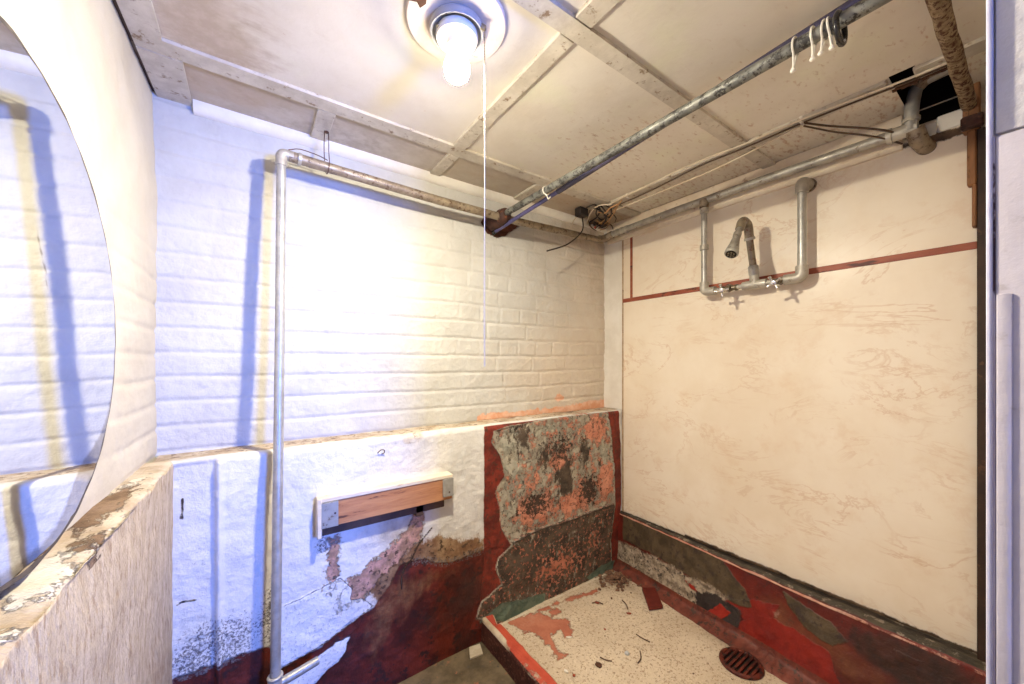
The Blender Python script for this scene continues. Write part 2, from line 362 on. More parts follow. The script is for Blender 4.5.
M = dict(
 brick=mat_brick(), left=mat_left(), leftlow=mat_left_low(), low=mat_low(), ceil=mat_ceiling(), panel=mat_panel(), curb=mat_curb(), tray=mat_tray(), lip=mat_lip(), floor=mat_floor(),
 batten=simple('off white painted batten', (.62, .57, .48), (.49, .44, .36), 14, .55, 0, .0012, .4, (.24, .165, .10), (.56, .68), 30),
 cornice=simple('white painted moulding', (.82, .79, .72), (.74, .70, .62), 9, .5, 0, .001),
 cornice2=simple('cream painted cornice', (.80, .70, .55), (.70, .58, .43), 9, .5, 0, .001, .4, (.46, .32, .2), (.6, .72), 24),
 post=simple('white corner board', (.82, .79, .72), (.72, .68, .60), 6, .5, 0, .001),
 strip=simple('red brown wood strip', (.36, .10, .05), (.25, .06, .03), 30, .5, 0, .0008, .4, (.10, .03, .02), (.57, .63), 40, (1, .2, 1)),
 edgestrip=simple('tan edge strip', (.50, .36, .22), (.36, .24, .14), 30, .5, 0, .0006, .4, (.14, .08, .05), (.6, .68), 40),
 galv=mat_galv('galvanised pipe'),
 galvlight=mat_galv('pale galvanised pipe', (.47, .46, .42), (.36, .35, .32), (.26, .22, .17), .45, .38, (.62, .7)),
 galvold=mat_galv('aged pipe', (.33, .27, .19), (.22, .17, .12), (.10, .06, .035), .35, .5, (.52, .62)),
 fitting=mat_galv('pipe fitting', (.50, .47, .40), (.38, .35, .29), (.2, .14, .09), .35, .45, (.6, .68)),
 showerarm=mat_galv('tarnished shower arm', (.33, .28, .20), (.22, .18, .13), (.16, .07, .05), .5, .36, (.53, .62)),
 chrome=simple('worn chrome', (.80, .78, .74), (.66, .63, .58), 30, .2, .85),
 brass=simple('dark brass valve', (.24, .20, .13), (.13, .10, .07), 50, .4, .6),
 rodgrey=mat_galv('mottled grey rod', (.22, .22, .19), (.12, .12, .105), (.04, .037, .033), .3, .5, (.50, .57)),
 rusty=simple('rusty pipe', (.34, .25, .15), (.20, .135, .075), 60, .75, .1, .003, .3, (.07, .028, .014), (.50, .56), 95),
 socket=simple('rusted socket', (.075, .03, .02), (.04, .018, .014), 40, .6, .2, .001, .4, (.2, .07, .03), (.6, .68), 50),
 purple=simple('indigo rod', (.10, .09, .22), (.06, .055, .15), 20, .35, .1, 0, .5),
 purple2=simple('dark outer rod', (.075, .068, .12), (.05, .045, .085), 20, .22, .1, 0, .5),
 whiteplastic=simple('white plastic', (.84, .80, .70), (.74, .70, .60), 30, .4),
 blackplastic=simple('black plastic', (.012, .011, .010), (.02, .018, .016), 30, .25, 0, 0, .5),
 steel=simple('small steel pin', (.6, .6, .58), (.5, .5, .48), 40, .3, .9),
 wood=simple('bare pine', (.52, .25, .11), (.38, .16, .07), 12, .65, 0, .001, .3, (.12, .05, .03), (.57, .63), 12, (.35, 1, 3)),
 woodpaint=simple('painted pine', (.76, .68, .55), (.66, .56, .42), 14, .6, 0, .001, .3, (.42, .28, .17), (.62, .7), 20, (.5, 1, 2)),
 woodshade=simple('shaded pine', (.12, .07, .045), (.07, .04, .03), 14, .7, 0, .001, .3),  # pine darkened to put in the shade under the bracket
 plate=simple('grey metal plate', (.36, .35, .33), (.29, .28, .26), 30, .5, .3, 0, .4, (.16, .12, .1), (.62, .68), 60),
 canopy=simple('grey enamel canopy', (.36, .36, .37), (.30, .30, .31), 12, .35, .1, 0, .5),
 porcelain=simple('white porcelain', (.84, .81, .74), (.78, .74, .66), 14, .25, 0, 0, .5),
 rose=simple('peeling ceiling plate', (.80, .70, .60), (.72, .60, .49), 12, .6, 0, .001, .4, (.3, .14, .07), (.63, .68), 28),
 brown=simple('bare brown board', (.13, .055, .025), (.07, .03, .015), 20, .8),
 cord=simple('white cord', (.80, .76, .68), (.7, .66, .58), 60, .6),
 chain=simple('bead chain', (.16, .12, .08), (.1, .08, .05), 60, .4, .6),
 cablew=simple('off white cable', (.72, .64, .50), (.6, .5, .37), 12, .5, 0, 0, .4, (.3, .2, .12), (.62, .7), 30),
 cabled=simple('brown cable', (.10, .06, .035), (.06, .035, .02), 20, .5),
 wireo=simple('tan wire', (.60, .36, .17), (.48, .26, .12), 20, .5),
 wireb=simple('black wire', (.015, .012, .012), (.03, .022, .02), 20, .45),
 wirer=simple('red connector', (.55, .03, .02), (.4, .02, .015), 20, .4),
 junction=simple('grimy junction plate', (.27, .19, .12), (.15, .10, .06), 24, .7, 0, .001, .3, (.08, .05, .03), (.56, .62), 40),
 dark=simple('dark void', (.012, .008, .006), (.02, .014, .01), 10, .9),
 joist=simple('dark joist', (.05, .03, .018), (.03, .018, .012), 12, .85),
 jamb=simple('lavender painted door jamb', (.60, .55, .58), (.54, .49, .51), 7, .5, 0, .0015, .4, (.46, .41, .42), (.6, .7), 18),
 jambtop=simple('white painted jamb plaster', (.80, .77, .74), (.70, .66, .63), 7, .55, 0, .004, .4, (.48, .42, .38), (.6, .7), 12),
 jambedge=simple('chipped jamb edge', (.55, .50, .58), (.45, .38, .44), 20, .6, 0, .001, .3, (.06, .03, .04), (.56, .6), 14, (1, 1, .6)),
 bevel=simple('pale jamb bevel', (.70, .68, .78), (.60, .58, .70), 30, .5),
 gapshade=simple('dark brown stop', (.045, .022, .012), (.028, .014, .008), 18, .6, 0, .001, .35, (.09, .04, .02), (.6, .68), 30),
 stud=simple('orange brown stud', (.30, .14, .06), (.19, .085, .035), 18, .65, 0, .001, .35, (.10, .045, .02), (.58, .66), 30, (1, 1, .25)),
 front=simple('plain painted wall', (.70, .64, .56), (.62, .55, .46), 6, .7, 0, .001),
 brickchip=simple('dark red brick chip', (.15, .02, .012), (.10, .012, .008), 30, .6, 0, .001),
 tilechip=simple('cream tile chip', (.56, .48, .36), (.46, .38, .27), 40, .6, 0, .001),
 drain=simple('rust red drain iron', (.16, .03, .016), (.07, .015, .01), 30, .55, .2, .0015, .4, (.02, .012, .01), (.55, .62), 50),
 leaf=simple('dead leaf', (.10, .04, .022), (.06, .025, .015), 60, .7),
 flakew=simple('white paint chip', (.80, .75, .66), (.7, .64, .54), 40, .5),
 flaker=simple('red paint chip', (.34, .07, .035), (.22, .04, .02), 40, .6),
 twig=simple('brown twig', (.13, .07, .04), (.08, .04, .025), 40, .7),
 crumbs=simple('plaster crumbs', (.10, .05, .03), (.24, .13, .08), 60, .8),
 hook=simple('rusty wire hook', (.14, .07, .045), (.08, .04, .03), 60, .5, .4),
 mirrorback=simple('mirror backing', (.05, .038, .03), (.09, .07, .055), 40, .6),
 sheet=simple('torn paint sheet', (.78, .76, .72), (.62, .6, .56), 30, .6, 0, .002, .3, (.36, .24, .14), (.6, .68), 26),
)
def mat_mirror():
    k = NT('old mirror glass')
    c = k.mix(k.step(k.noise(6, 5), .4, .7), (.90, .90, .87), (.86, .87, .84))
    c, h = k.layers(c, [dict(a='spot', c1=(.2, .17, .13), c2=(.32, .28, .22), amp=1.0, ns=28, det=4, soft=.03, st=(1, 1, .5)),
                        dict(a='rim', c1=(.30, .24, .16), c2=(.42, .36, .27), amp=.03, ns=22, nr=.7, soft=.006, op=.75),
                        dict(a='scr', c1=(.2, .15, .1), c2=(.3, .24, .17), amp=.006, ns=40, soft=.002, op=.7)], k.noise(3, 2))
    k.bump(h, .0000); return k.fin(c, .025, 1.0, .5)
M['mirror'] = mat_mirror()
def mat_bulb(st):
    k = NT('lit bulb glass'); e = k.n.new('ShaderNodeEmission'); e.inputs[0].default_value = (1, .90, .70, 1); e.inputs[1].default_value = st
    k.l(e.outputs[0], k.out.inputs[0]); return k.m
BULB = 4400.0
M['bulb'] = mat_bulb(BULB); M['bulbneck'] = mat_bulb(45.0)

# ================================================================== WALLS
# ---- brick back wall: every course raised in the mesh
xs = np.arange(-.29, 1.75, .0042); zs = np.arange(-.30, .80, .0042)
X, Z = np.meshgrid(xs, zs)
cz = .0752; ci = np.floor((Z - ZLG) / cz + .06 * fbm(X, Z, 2.2, 3, 5)).astype(int)
fz = ((Z - ZLG) / cz + .22 * fbm(X, Z, 1.6, 3, 5)) ; ci = np.floor(fz).astype(int); fz = fz - ci
hd = (ci % 2 == 0) & (ci > 3)                       # header courses
bl = np.where(hd, .112, .226); fx = (X + .06 * ci * (1 + (ci * 7) % 3) + .012 * fbm(X, Z, 6, 2, 8)) / bl; bi = np.floor(fx).astype(int); fx = fx - bi
ez = np.minimum(fz, 1 - fz) * cz; ex = np.minimum(fx, 1 - fx) * bl
sm = lambda t: t * t * (3 - 2 * t)
gz = sm(np.clip(ez / .011, 0, 1)); gx = sm(np.clip(ex / .010, 0, 1))
vw = np.clip(.12 + .38 * (.6 + 1.4 * np.clip(fbm(X, Z, 3, 2, 40) + .3, 0, 1)) * sm(np.clip((X - .35) / .6, 0, 1)), 0, 1)          # upright joints fade to the left under thicker paint
br = gz * (1 - vw * (1 - gx))
rv = _lat[(bi * 13 + ci * 29) % 256, (ci * 7 + bi) % 256] - .5
H = br * (.0052 + .0035 * rv * vw) + .006 * fbm(X, Z, 5, 4, 1) + .0032 * fbm(X, Z, 26, 3, 2) + .0016 * fbm(X, Z, 90, 2, 3)
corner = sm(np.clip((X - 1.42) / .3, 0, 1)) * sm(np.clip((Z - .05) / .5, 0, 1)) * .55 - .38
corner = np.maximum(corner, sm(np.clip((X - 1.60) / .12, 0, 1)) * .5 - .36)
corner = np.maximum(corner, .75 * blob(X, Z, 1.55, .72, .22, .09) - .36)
warm = sm(np.clip((X - .9) / .8, 0, 1)) * .5 - .34 + .45 * blob(X, Z, 1.35, -.08, .4, .22)
speck = -.62 + .16 * blob(X, Z, -.05, .62, .3, .12) + .10 * blob(X, Z, -.05, .0, .18, .3) + .20 * blob(X, Z, 1.66, .3, .05, .5) + .12 * (gz < .3)
pinkz = onY(560, 411, YB)[2]
pink = np.where(X > .85, .016 + .02 * sm(np.clip((X - 1.3) / .4, 0, 1)) - np.abs(Z - (ZLG + .012)), -.05)
pink = np.maximum(pink, .03 - np.hypot(X - 1.36, (Z - onY(553, 398, YB)[2]) * 1.6) * .9)
hp = [tuple(onY(u, v, YB)[[0, 2]]) for u, v in ((481, 222), (486, 214), (500, 216), (520, 226), (512, 231), (505, 236), (497, 238), (487, 233))]
hole = sdpoly(X, Z, hp)
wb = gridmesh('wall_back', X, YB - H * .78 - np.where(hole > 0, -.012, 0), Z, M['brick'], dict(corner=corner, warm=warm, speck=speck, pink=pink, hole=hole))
struct(wb, 'white painted brick wall behind the pipes')

# ---- lower part of the back wall, standing forward with a ledge on top
SS = np.concatenate([np.linspace(0, .12, 16), np.linspace(.125, .15, 8), np.arange(.156, 1.08, .006)])
xs = np.arange(-.22, 1.745, .006); X, S = np.meshgrid(xs, SS)
def ledge_prof(S):
    led = S < .13; rr = .018; t = np.clip((S - .112) / (rr * math.pi / 2), 0, 1) * math.pi / 2
    y = np.where(S < .112, YB + .012 - S - (.012 + .0) * 0, 0); y0 = YB + .012 - .112
    y = np.where(S < .112, YB + .012 - S, y0 - rr * np.sin(t)); z = np.where(S < .112, ZLG, ZLG - rr * (1 - np.cos(t)))
    s2 = .112 + rr * math.pi / 2; z = np.where(S > s2, ZLG - rr - (S - s2), z); return y, z
Y, Z = ledge_prof(S)
Y = Y + (YL - (YB + .012 - .112 - .018)) * np.clip(S / .112, 0, 1)
ed = [ZLG]
face = (Z < ZLG - .004)
nse = .006 * fbm(X, Z, 6, 4, 11) + .003 * fbm(X, Z, 30, 3, 12)
P1 = lambda L: [tuple(onY(u, v, YL)[[0, 2]]) for u, v in L]
red = sdpoly(X, Z, P1([(150, 700), (172, 682), (218, 663), (245, 653), (270, 645), (281, 668), (320, 646), (373, 606), (384, 592), (400, 566), (420, 560), (445, 563), (470, 555), (486, 548), (520, 548), (520, 760), (150, 760)]))
tan = sdpoly(X, Z, P1([(373, 606), (362, 590), (380, 570), (402, 548), (440, 535), (486, 535), (486, 560), (462, 575), (440, 590), (410, 600), (385, 620)])) - .01
redtan = .55 * blob(X, Z, *onY(398, 600, YL)[[0, 2]], .09, .1) + .45 * blob(X, Z, *onY(375, 640, YL)[[0, 2]], .05, .1) + .4 * blob(X, Z, *onY(440, 575, YL)[[0, 2]], .10, .04) - .42
smear = .6 * blob(X, Z, *onY(470, 590, YL)[[0, 2]], .07, .09) + .5 * blob(X, Z, *onY(440, 620, YL)[[0, 2]], .1, .07) + .35 * blob(X, Z, *onY(352, 640, YL)[[0, 2]], .05, .08) - .42
pinkpeel = sdpoly(X, Z, P1([(337, 612), (340, 592), (352, 578), (372, 562), (388, 548), (408, 530), (413, 512), (424, 514), (420, 540), (402, 556), (384, 574), (366, 596), (352, 604)]))
pinkpeel = np.maximum(pinkpeel, sdpoly(X, Z, P1([(331, 538), (337, 538), (338, 575), (332, 590), (328, 588)])) + .004)
sheet = np.maximum(sdpoly(X, Z, P1([(274, 672), (272, 612), (312, 592), (340, 578), (352, 588), (350, 600), (362, 598), (373, 606), (350, 624), (320, 646)])),
                   sdpoly(X, Z, P1([(284, 677), (300, 668), (316, 657), (338, 641), (352, 634), (347, 642), (346, 650), (338, 661), (326, 670), (318, 680), (296, 700), (284, 700)])))
mold = -.60 + .60 * np.clip(blob(X, Z, *onY(190, 668, YL)[[0, 2]], .10, .14) + blob(X, Z, *onY(245, 632, YL)[[0, 2]], .10, .13) * .8 + .8 * blob(X, Z, *onY(275, 600, YL)[[0, 2]], .03, .2), 0, 1)
mold = np.maximum(mold, -.60 + .6 * blob(X, Z, *onY(318, 600, YL)[[0, 2]], .10, .04) * 1.0)
mold = np.maximum(mold, -.60 + .62 * blob(X, Z, *onY(322, 545, YL)[[0, 2]], .04, .06))
mold = np.maximum(mold, -.64 + .62 * sm(np.clip((.07 - np.abs(red)) / .07, 0, 1)) * (X > .5) * (X < .82))
mold = np.maximum(mold, -.60 + .45 * blob(X, Z, *onY(200, 560, YL)[[0, 2]], .05, .1))
mold = np.where(face, np.where(red > .02, -1, mold), -1)
mold = np.where(sheet > 0, np.minimum(mold, -.30), mold)
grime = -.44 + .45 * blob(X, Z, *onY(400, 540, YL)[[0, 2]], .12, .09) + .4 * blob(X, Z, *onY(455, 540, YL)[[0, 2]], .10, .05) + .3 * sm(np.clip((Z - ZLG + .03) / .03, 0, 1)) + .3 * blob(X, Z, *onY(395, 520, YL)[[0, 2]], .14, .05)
strip = sdpoly(X, Z, P1([(484, 427), (510, 421), (560, 414), (603, 408), (619, 409), (621, 480), (621, 560), (600, 590), (505, 622), (470, 630), (480, 600), (484, 560)]))
peelpoly = P1([(493, 431), (508, 426), (541, 420), (584, 413), (608, 412), (610.6, 433), (614, 466), (615, 508), (611, 541), (612, 562), (600, 578), (557, 597), (505, 622), (475, 619), (481, 601), (501, 584), (495, 568), (498, 558), (511, 545), (501, 528), (500, 508), (495, 492), (505, 476), (500, 456), (491.5, 443)])
peel = sdpoly(X, Z, peelpoly)
inside = peel > .004
dl = np.array(P1([(500, 548), (541, 528), (574, 518), (614, 503)])); zline = np.interp(X, dl[:, 0], dl[:, 1]); lowpart = Z < zline
B = lambda u, v, a, b: blob(X, Z, *onY(u, v, YL)[[0, 2]], a, b)
msk = lambda a: np.where(inside, a, -2)
salmon = msk(-.06 + .40 * B(598, 430, .06, .06) + .42 * B(606, 480, .05, .09) + .50 * B(535, 510, .09, .05) + .42 * B(575, 500, .10, .045) + .25 * B(560, 460, .06, .05) + .28 * B(515, 465, .04, .05) - .5 * lowpart)
grey = msk(-.16 + .42 * B(512, 455, .06, .11) + .38 * B(512, 508, .03, .06) + .4 * B(605, 450, .03, .06) + .25 * B(545, 430, .12, .03) + .3 * B(520, 590, .06, .06) + .22 * B(600, 545, .04, .05))
soot = msk(-.15 + .30 * B(522, 435, .06, .06) + .45 * B(565, 480, .05, .09) + .42 * B(586, 455, .035, .07) + .35 * B(545, 455, .03, .06) + .30 * lowpart + .2 * B(525, 570, .1, .06))
pits = msk(-.16 + .25 * B(535, 505, .10, .06) + .28 * B(590, 490, .08, .08) + .2 * B(560, 450, .1, .08))
psp = msk(np.where(lowpart, -.10 + .16 * B(560, 565, .12, .06) + .1 * B(595, 540, .05, .05), -1))
green = np.maximum(sdpoly(X, Z, P1([(586, 578), (600, 566), (614, 560), (612, 570), (596, 580)])), sdpoly(X, Z, P1([(480, 621), (500, 604), (520, 600), (545, 594), (545, 601), (505, 622)]))) + .002
edge = np.where(face, .0010 - np.abs(peel), -1); edge = np.where((X < onY(520, 500, YL)[0]) & (Z < onY(500, 470, YL)[2]), edge, -1)
edge = np.maximum(edge, np.where(inside, .001 - np.abs(Z - zline), -1))
crack = np.maximum(sdline(X, Z, P1([(401, 588), (401, 577), (405, 566), (412, 558), (418, 545), (432, 528)]), .003), np.where(inside, .003 - np.abs(Z - zline + .007), -1))
crack = np.maximum(crack, sdline(X, Z, P1([(281, 667.5), (320, 645.5), (350, 623.5), (373, 605)]), .0022))
crack = np.maximum(crack, sdline(X, Z, P1([(182, 500), (181, 520)]), .003))
crack = np.maximum(crack, sdline(X, Z, P1([(176, 607), (182, 604), (195, 602)]), .0025))
ledge = np.where(face, -.03 + 0 * X, .01 + .02 * fbm(X, S, 8, 3, 4))
ledge = np.where((S > .10) & (S < .16), -.01 + .02 * fbm(X, S, 12, 3, 9), ledge)
for a in (red, tan, pinkpeel, sheet, strip, peel, green, crack): a[~face] = -.05
paint = np.where(sheet > 0, .0025, 0) + np.where(inside, -.004 + .004 * fbm(X, Z, 22, 4, 21), 0) + np.where((strip > 0) & ~inside, .001, 0)
step = np.where(X < onY(218, 560, YL)[0], -.010, 0) + .012 * np.exp(-((X - onY(219, 560, YL)[0]) / .007) ** 2)
fo = np.clip((ZLG - .002 - Z) / .015, 0, 1)
Y2 = Y - (nse + paint + step) * fo - (np.where(inside & lowpart, .006, 0)) * fo
Z2 = Z + np.where(face, 0, .004 * fbm(X, S, 14, 3, 2))
lw = gridmesh('plinth', X, Y2, Z2, M['low'], dict(red=red, tan=tan, redtan=np.where(face, redtan, -1), smear=np.where(face & (red > 0), smear, -1), pinkpeel=pinkpeel, sheet=sheet, mold=mold, grime=grime, strip=strip, peel=peel, salmon=salmon, grey=grey, soot=soot, pits=pits, psp=psp, green=green, edge=edge, crack=crack, ledge=ledge), wb)
lw['label'] = 'peeling white and dark red lower part of the wall with a narrow ledge'

# ---- left wall (cream) and its stained ledge
ss = np.arange(-.02, 1.75, .006); zs = np.arange(-.30, .80, .006); S, Z = np.meshgrid(ss, zs)
fz = (Z - ZLG) / cz + .3 * fbm(S, Z, 2.2, 3, 15); fz = fz - np.floor(fz); ez = np.minimum(fz, 1 - fz) * cz
br = sm(np.clip(ez / .013, 0, 1)) * sm(np.clip((.55 - Z) / .4, 0, 1)) * sm(np.clip((.55 - S) / .4, 0, 1))
H = br * .0035 + .012 * fbm(S, Z, 3, 4, 16) + .003 * fbm(S, Z, 20, 3, 17)
bx = LP[0] - LD[0] * S + LN[0] * H; by = LP[1] - LD[1] * S + LN[1] * H
speck = -.66 + .12 * blob(S, Z, .0, -.2, .1, .3) + .1 * blob(S, Z, .3, .55, .3, .15)
wl = gridmesh('wall_left', bx, by, Z, M['left'], dict(speck=speck)); struct(wl, 'cream plastered wall behind the round mirror')
ys = np.arange(-.1, 1.40, .006); ST = np.concatenate([np.linspace(0, 1, 16), 1 + np.arange(1, 160) * .006])
Yg, T = np.meshgrid(ys, ST)
xa = LP[0] - (1.5 - Yg) * math.tan(math.radians(2.07)) - .02; xb = xll(Yg)
rag = .0015 * fbm(Yg, Yg * 0, 9, 4, 31) + .003 * fbm(Yg, Yg * 0, 40, 3, 32)
led = T <= 1
Xg = np.where(led, xa + (xb + rag - xa) * T, xb + rag * np.exp(-(T - 1) / .05)) ; Zg = np.where(led, ZLG, ZLG - (T - 1))
fr = np.clip((T - .75) / .25, 0, 1) * led; Zg = Zg - .006 * fr ** 3
Xg = Xg + np.where(led, 0, .005 * fbm(Yg, Zg, 8, 4, 33) + .004 * np.clip((T - 1) / .02, 0, 1) * 0)
Zg = Zg + np.where(led, .004 * fbm(Yg, T * .07, 18, 4, 34), 0)
yn = lambda u, v: onZ(u, v, ZLG)[1]
ledge = np.where(led, .02, -.02) + 0 * Yg
tt = np.where(led, T, 1.0)
flake = np.where(led, -.46 + .46 * blob(Yg, tt, yn(100, 510), .35, .13, .4) + .5 * blob(Yg, tt, yn(78, 545), .85, .05, .3) + .42 * blob(Yg, tt, yn(110, 500), .6, .2, .4) + .5 * blob(Yg, tt, .45, .5, .2, .5), -2)
flake = np.where((~led) & (T < 1.03), -.5 + .55 * blob(Yg, tt, yn(75, 552), 1, .05, .5), flake)
pale = np.where(led, -.38 + .6 * blob(Yg, tt, yn(50, 572), .55, .10, .4) + .5 * blob(Yg, tt, .5, .7, .12, .3) + .4 * blob(Yg, tt, 1.2, .5, .12, .5) + .3 * blob(Yg, tt, .9, .95, .3, .12), -2)
dots = np.where(led, -.62, -.71)
wll = gridmesh('plinth', Xg, Yg, Zg, M['leftlow'], dict(ledge=ledge, flake=flake, pale=pale, dots=dots, stain=np.where(led, -2, -.42 + .40 * blob(Yg, Zg, 1.25, -.85, .3, .35) + .2 * blob(Yg, Zg, .8, -.9, .5, .3))), wl); wll['label'] = 'rough beige lower wall with a crumbling stained ledge under the mirror'

# ---- right wall behind the panel
wr = MB().box((XR + .007, -.12, ZF - .02), (XR + .12, YB + .12, .738), .002).box((XR + .007, .262, .738), (XR + .12, YB + .12, .82), .001).box((XR + .007, -.12, .738), (XR + .12, .128, .82), .001).build('wall_right', M['front']); struct(wr, 'right wall behind the marbled shower panel')
cb = MB().box((XR - .004, YL - .002, ZLG - .0), (XR + .010, YB + .004, .765), .002).build('trim_1', M['post']); struct(cb, 'white corner board between brick wall and marbled panel')
# panel (laminate sheet)
ys = np.linspace(.106, YL - .003, 190); zs = np.linspace(-.850, .735, 240); Yp, Zp = np.meshgrid(ys, zs)
fl = -.66 + .05 * blob(Yp, Zp, .9, -.3, .5, .5)
pt = thing('shower_wall_panel', (XR, .74, -.857), 'large cream marbled laminate panel on the shower wall', 'wall panel')
edg = np.where(Yp < 1.0, .012, .002) - (Zp + .850)
edg = np.maximum(edg, .006 * sm(np.clip((.0 - Zp) / .5, 0, 1)) - (YL - .003 - Yp))
edg = np.maximum(edg, .02 * blob(Yp, Zp, .17, .70, .12, .08) - np.abs(Zp - .675 - (Yp - .17) * .1) * .8 - .006)
fp = gridmesh('panel_face', XR + .0015 * fbm(Yp, Zp, 1.5, 2, 44), Yp, Zp, M['panel'], dict(edge=edg, fleck=fl)); fp.parent = pt; fp.location = -Vector(pt['_o'])
# give the sheet its thickness
sol = fp.modifiers.new('thick', 'SOLIDIFY'); sol.thickness = .005; sol.offset = -1
for nm, lab, a, b, m in (('trim_2', 'red brown wooden strip running level across the marbled panel', (XR - .007, .113, .320), (XR + .001, 1.362, .342), 'strip'),
                         ('trim_3', 'short upright red brown strip near the corner of the panel', (XR - .007, 1.296, .342), (XR + .001, 1.312, .715), 'strip'),
                         ('trim_4', 'thin tan edging strip beside the white corner board', (XR - .006, YL - .014, -.85), (XR + .001, YL - .003, .74), 'edgestrip')):
    struct(MB().box(a, b, .0015).build(nm, M[m]), lab)

# ---- kerb along the right wall
ys = np.arange(.03, 1.40, .006); prof = [(0, 0), (.35, .0), (.8, .0), (.97, -.003), (1, -.010)]
tt = np.concatenate([np.linspace(0, 1, 9), 1 + np.arange(1, 56) / 55.0])
Yk, T = np.meshgrid(ys, tt)
xt = np.interp(Yk, [.03, .4, .9, 1.37], [1.640, 1.655, 1.674, 1.694]); xbm = np.interp(Yk, [.03, .4, .9, 1.37], [1.60, 1.615, 1.645, 1.668]); xf = np.interp(Yk, [.03, .7, 1.0, 1.37], [1.56, 1.572, 1.600, 1.63])
a = np.clip(T, 0, 1); bq = np.clip(T - 1, 0, 1)
Zk = -.846 - .006 * a - .006 * (a > .99)
zz = bq / .86; fac = np.clip(zz, 0, 1); fi = np.clip((bq - .80) / .20, 0, 1)
Xk = XR + .004 + (xt - XR - .004) * a; Xk = np.where(T > 1, xt + (xbm - xt) * fac, Xk); Xk = np.where(bq > .80, Xk + (xf - xbm) * sm(fi), Xk)
Zk = np.where(T > 1, -.858 - (1.115 - .858) * np.clip(bq / .80, 0, 1), Zk); Zk = np.where(bq > .80, -1.115 - .039 * fi ** .7, Zk)
Xk = Xk - .008 * fbm(Yk, Zk, 6, 4, 51) * (T > .9) - .003 * fbm(Yk, Zk, 30, 3, 52) * (T > .9); Zk = Zk + np.where(T <= 1, .006 * fbm(Yk, T * .05, 14, 3, 53), 0)
PX = lambda L: [tuple(onX(u, v, 1.655)[[1, 2]]) for u, v in L]
on = T > 1
K = lambda L: np.where(on, sdpoly(Yk, Zk, PX(L)), -.1)
BX = lambda u, v, a, b: blob(Yk, Zk, *onX(u, v, 1.655)[[1, 2]], a, b)
kz = dict(olive=np.maximum(K([(618, 508), (660, 528), (700, 548), (720, 560), (745, 590), (752, 607), (740, 606), (715, 592), (690, 577), (660, 560), (620, 541)]), np.maximum(K([(783, 592), (830, 620), (850, 640), (835, 645), (805, 625), (788, 605)]), K([(895, 648), (925, 660), (915, 662), (898, 655)]))),
          white=K([(614, 541), (640, 552), (668, 565), (700, 582), (728, 598), (720, 603), (700, 600), (694, 608), (672, 596), (640, 578), (614, 566)]),
          black=np.maximum(K([(696, 590), (716, 594), (736, 606), (742, 616), (738, 625), (724, 628), (738, 640), (712, 622), (697, 606)]), K([(757, 646), (772, 646), (790, 664), (812, 690), (796, 690), (768, 664)])),
          redpatch=np.maximum(K([(705, 612), (720, 603), (732, 612), (722, 619)]), K([(684, 580), (694, 586), (698, 592), (690, 588)])),
          bright=np.where(on, np.maximum(K([(728, 600), (760, 600), (780, 605), (772, 618), (745, 618)]), K([(728, 628), (760, 612), (800, 630), (830, 650), (850, 690), (800, 690), (775, 650), (750, 650)])), -.1),
          brown=np.where(on, -.42 + .6 * BX(780, 612, .1, .06) + .55 * BX(850, 660, .1, .06) + .45 * BX(740, 632, .06, .03), -2),
          fillet=np.where(on, np.where(bq > .76, .02, -.03) + .0 * Yk, -.1),
          streak=np.where(on, -.5 + .5 * BX(778, 612, .025, .06), -2),
          dark=np.where(on, -.36 + .65 * BX(930, 672, .14, .10) + .5 * BX(880, 650, .12, .04) + .35 * BX(620, 560, .02, .2), -2),
          top=np.where(T <= .9, .02, -.02) + 0 * Yk,
          gap=np.where(T < 1, .016 * np.interp(Yk, [.1, .6, 1.4], [.3, .7, .6]) - np.abs(T - .32) * .06, -.1),
          pinkedge=np.where((T > .90) & (T < 1.035), .006 * np.interp(Yk, [.1, .35, .5, .9, 1.4], [-.4, .1, .9, 1.0, .5]) , -.03) + 0 * Yk)
kb = gridmesh('baseboard_right', Xk, Yk, Zk, M['curb'], kz); struct(kb, 'dark red and black painted concrete kerb along the foot of the marbled panel')

# ---- floor and shower base
fl = MB().box((-.6, -.5, ZF - .06), (1.85, 1.7, ZF), .001).build('floor', M['floor']); struct(fl, 'grimy concrete floor below the shower base')
XL0, XL1 = .80, .862
tray = thing('shower_tray', (1.2, .7, ZF), 'raised bare concrete shower base with traces of red paint', 'shower base')
xs = np.arange(XL1 - .02, 1.66, .006); ys = np.arange(.0, 1.39, .006); X, Y = np.meshgrid(xs, ys)
Z = ZT + .004 * fbm(X, Y, 5, 3, 61) + .0012 * fbm(X, Y, 40, 3, 62)
PZ = lambda L: [tuple(onZ(u, v, ZT)[:2]) for u, v in L]; BZ = lambda u, v, a, b: blob(X, Y, *onZ(u, v, ZT)[:2], a, b)
redp = np.maximum(sdpoly(X, Y, PZ([(508, 622), (540, 612), (553, 620), (562, 618), (570, 622), (572, 636), (566, 640), (560, 628), (552, 636), (556, 648), (566, 655), (558, 660), (548, 646), (538, 634), (524, 632)])), sdpoly(X, Y, PZ([(548, 612), (558, 608), (562, 613), (552, 616)])))
redp = np.maximum(redp, sdpoly(X, Y, PZ([(508, 622), (560, 600), (596, 588), (600, 592), (556, 606), (515, 626)])) - .006)
dirty = -.50 + .75 * BZ(612, 578, .12, .10) + .6 * BZ(735, 640, .14, .12) + .42 * BZ(690, 612, .07, .14) + .25 * BZ(640, 590, .1, .12)
bits = -.42 + .18 * BZ(620, 590, .25, .2) + .12 * BZ(660, 620, .2, .2)
redw = -.42 + .42 * BZ(530, 620, .12, .08) + .3 * BZ(590, 600, .1, .05) + .3 * BZ(630, 668, .06, .05)
rim = np.where(Y > 1.25, .004 - np.abs(Y - 1.358), -.02)
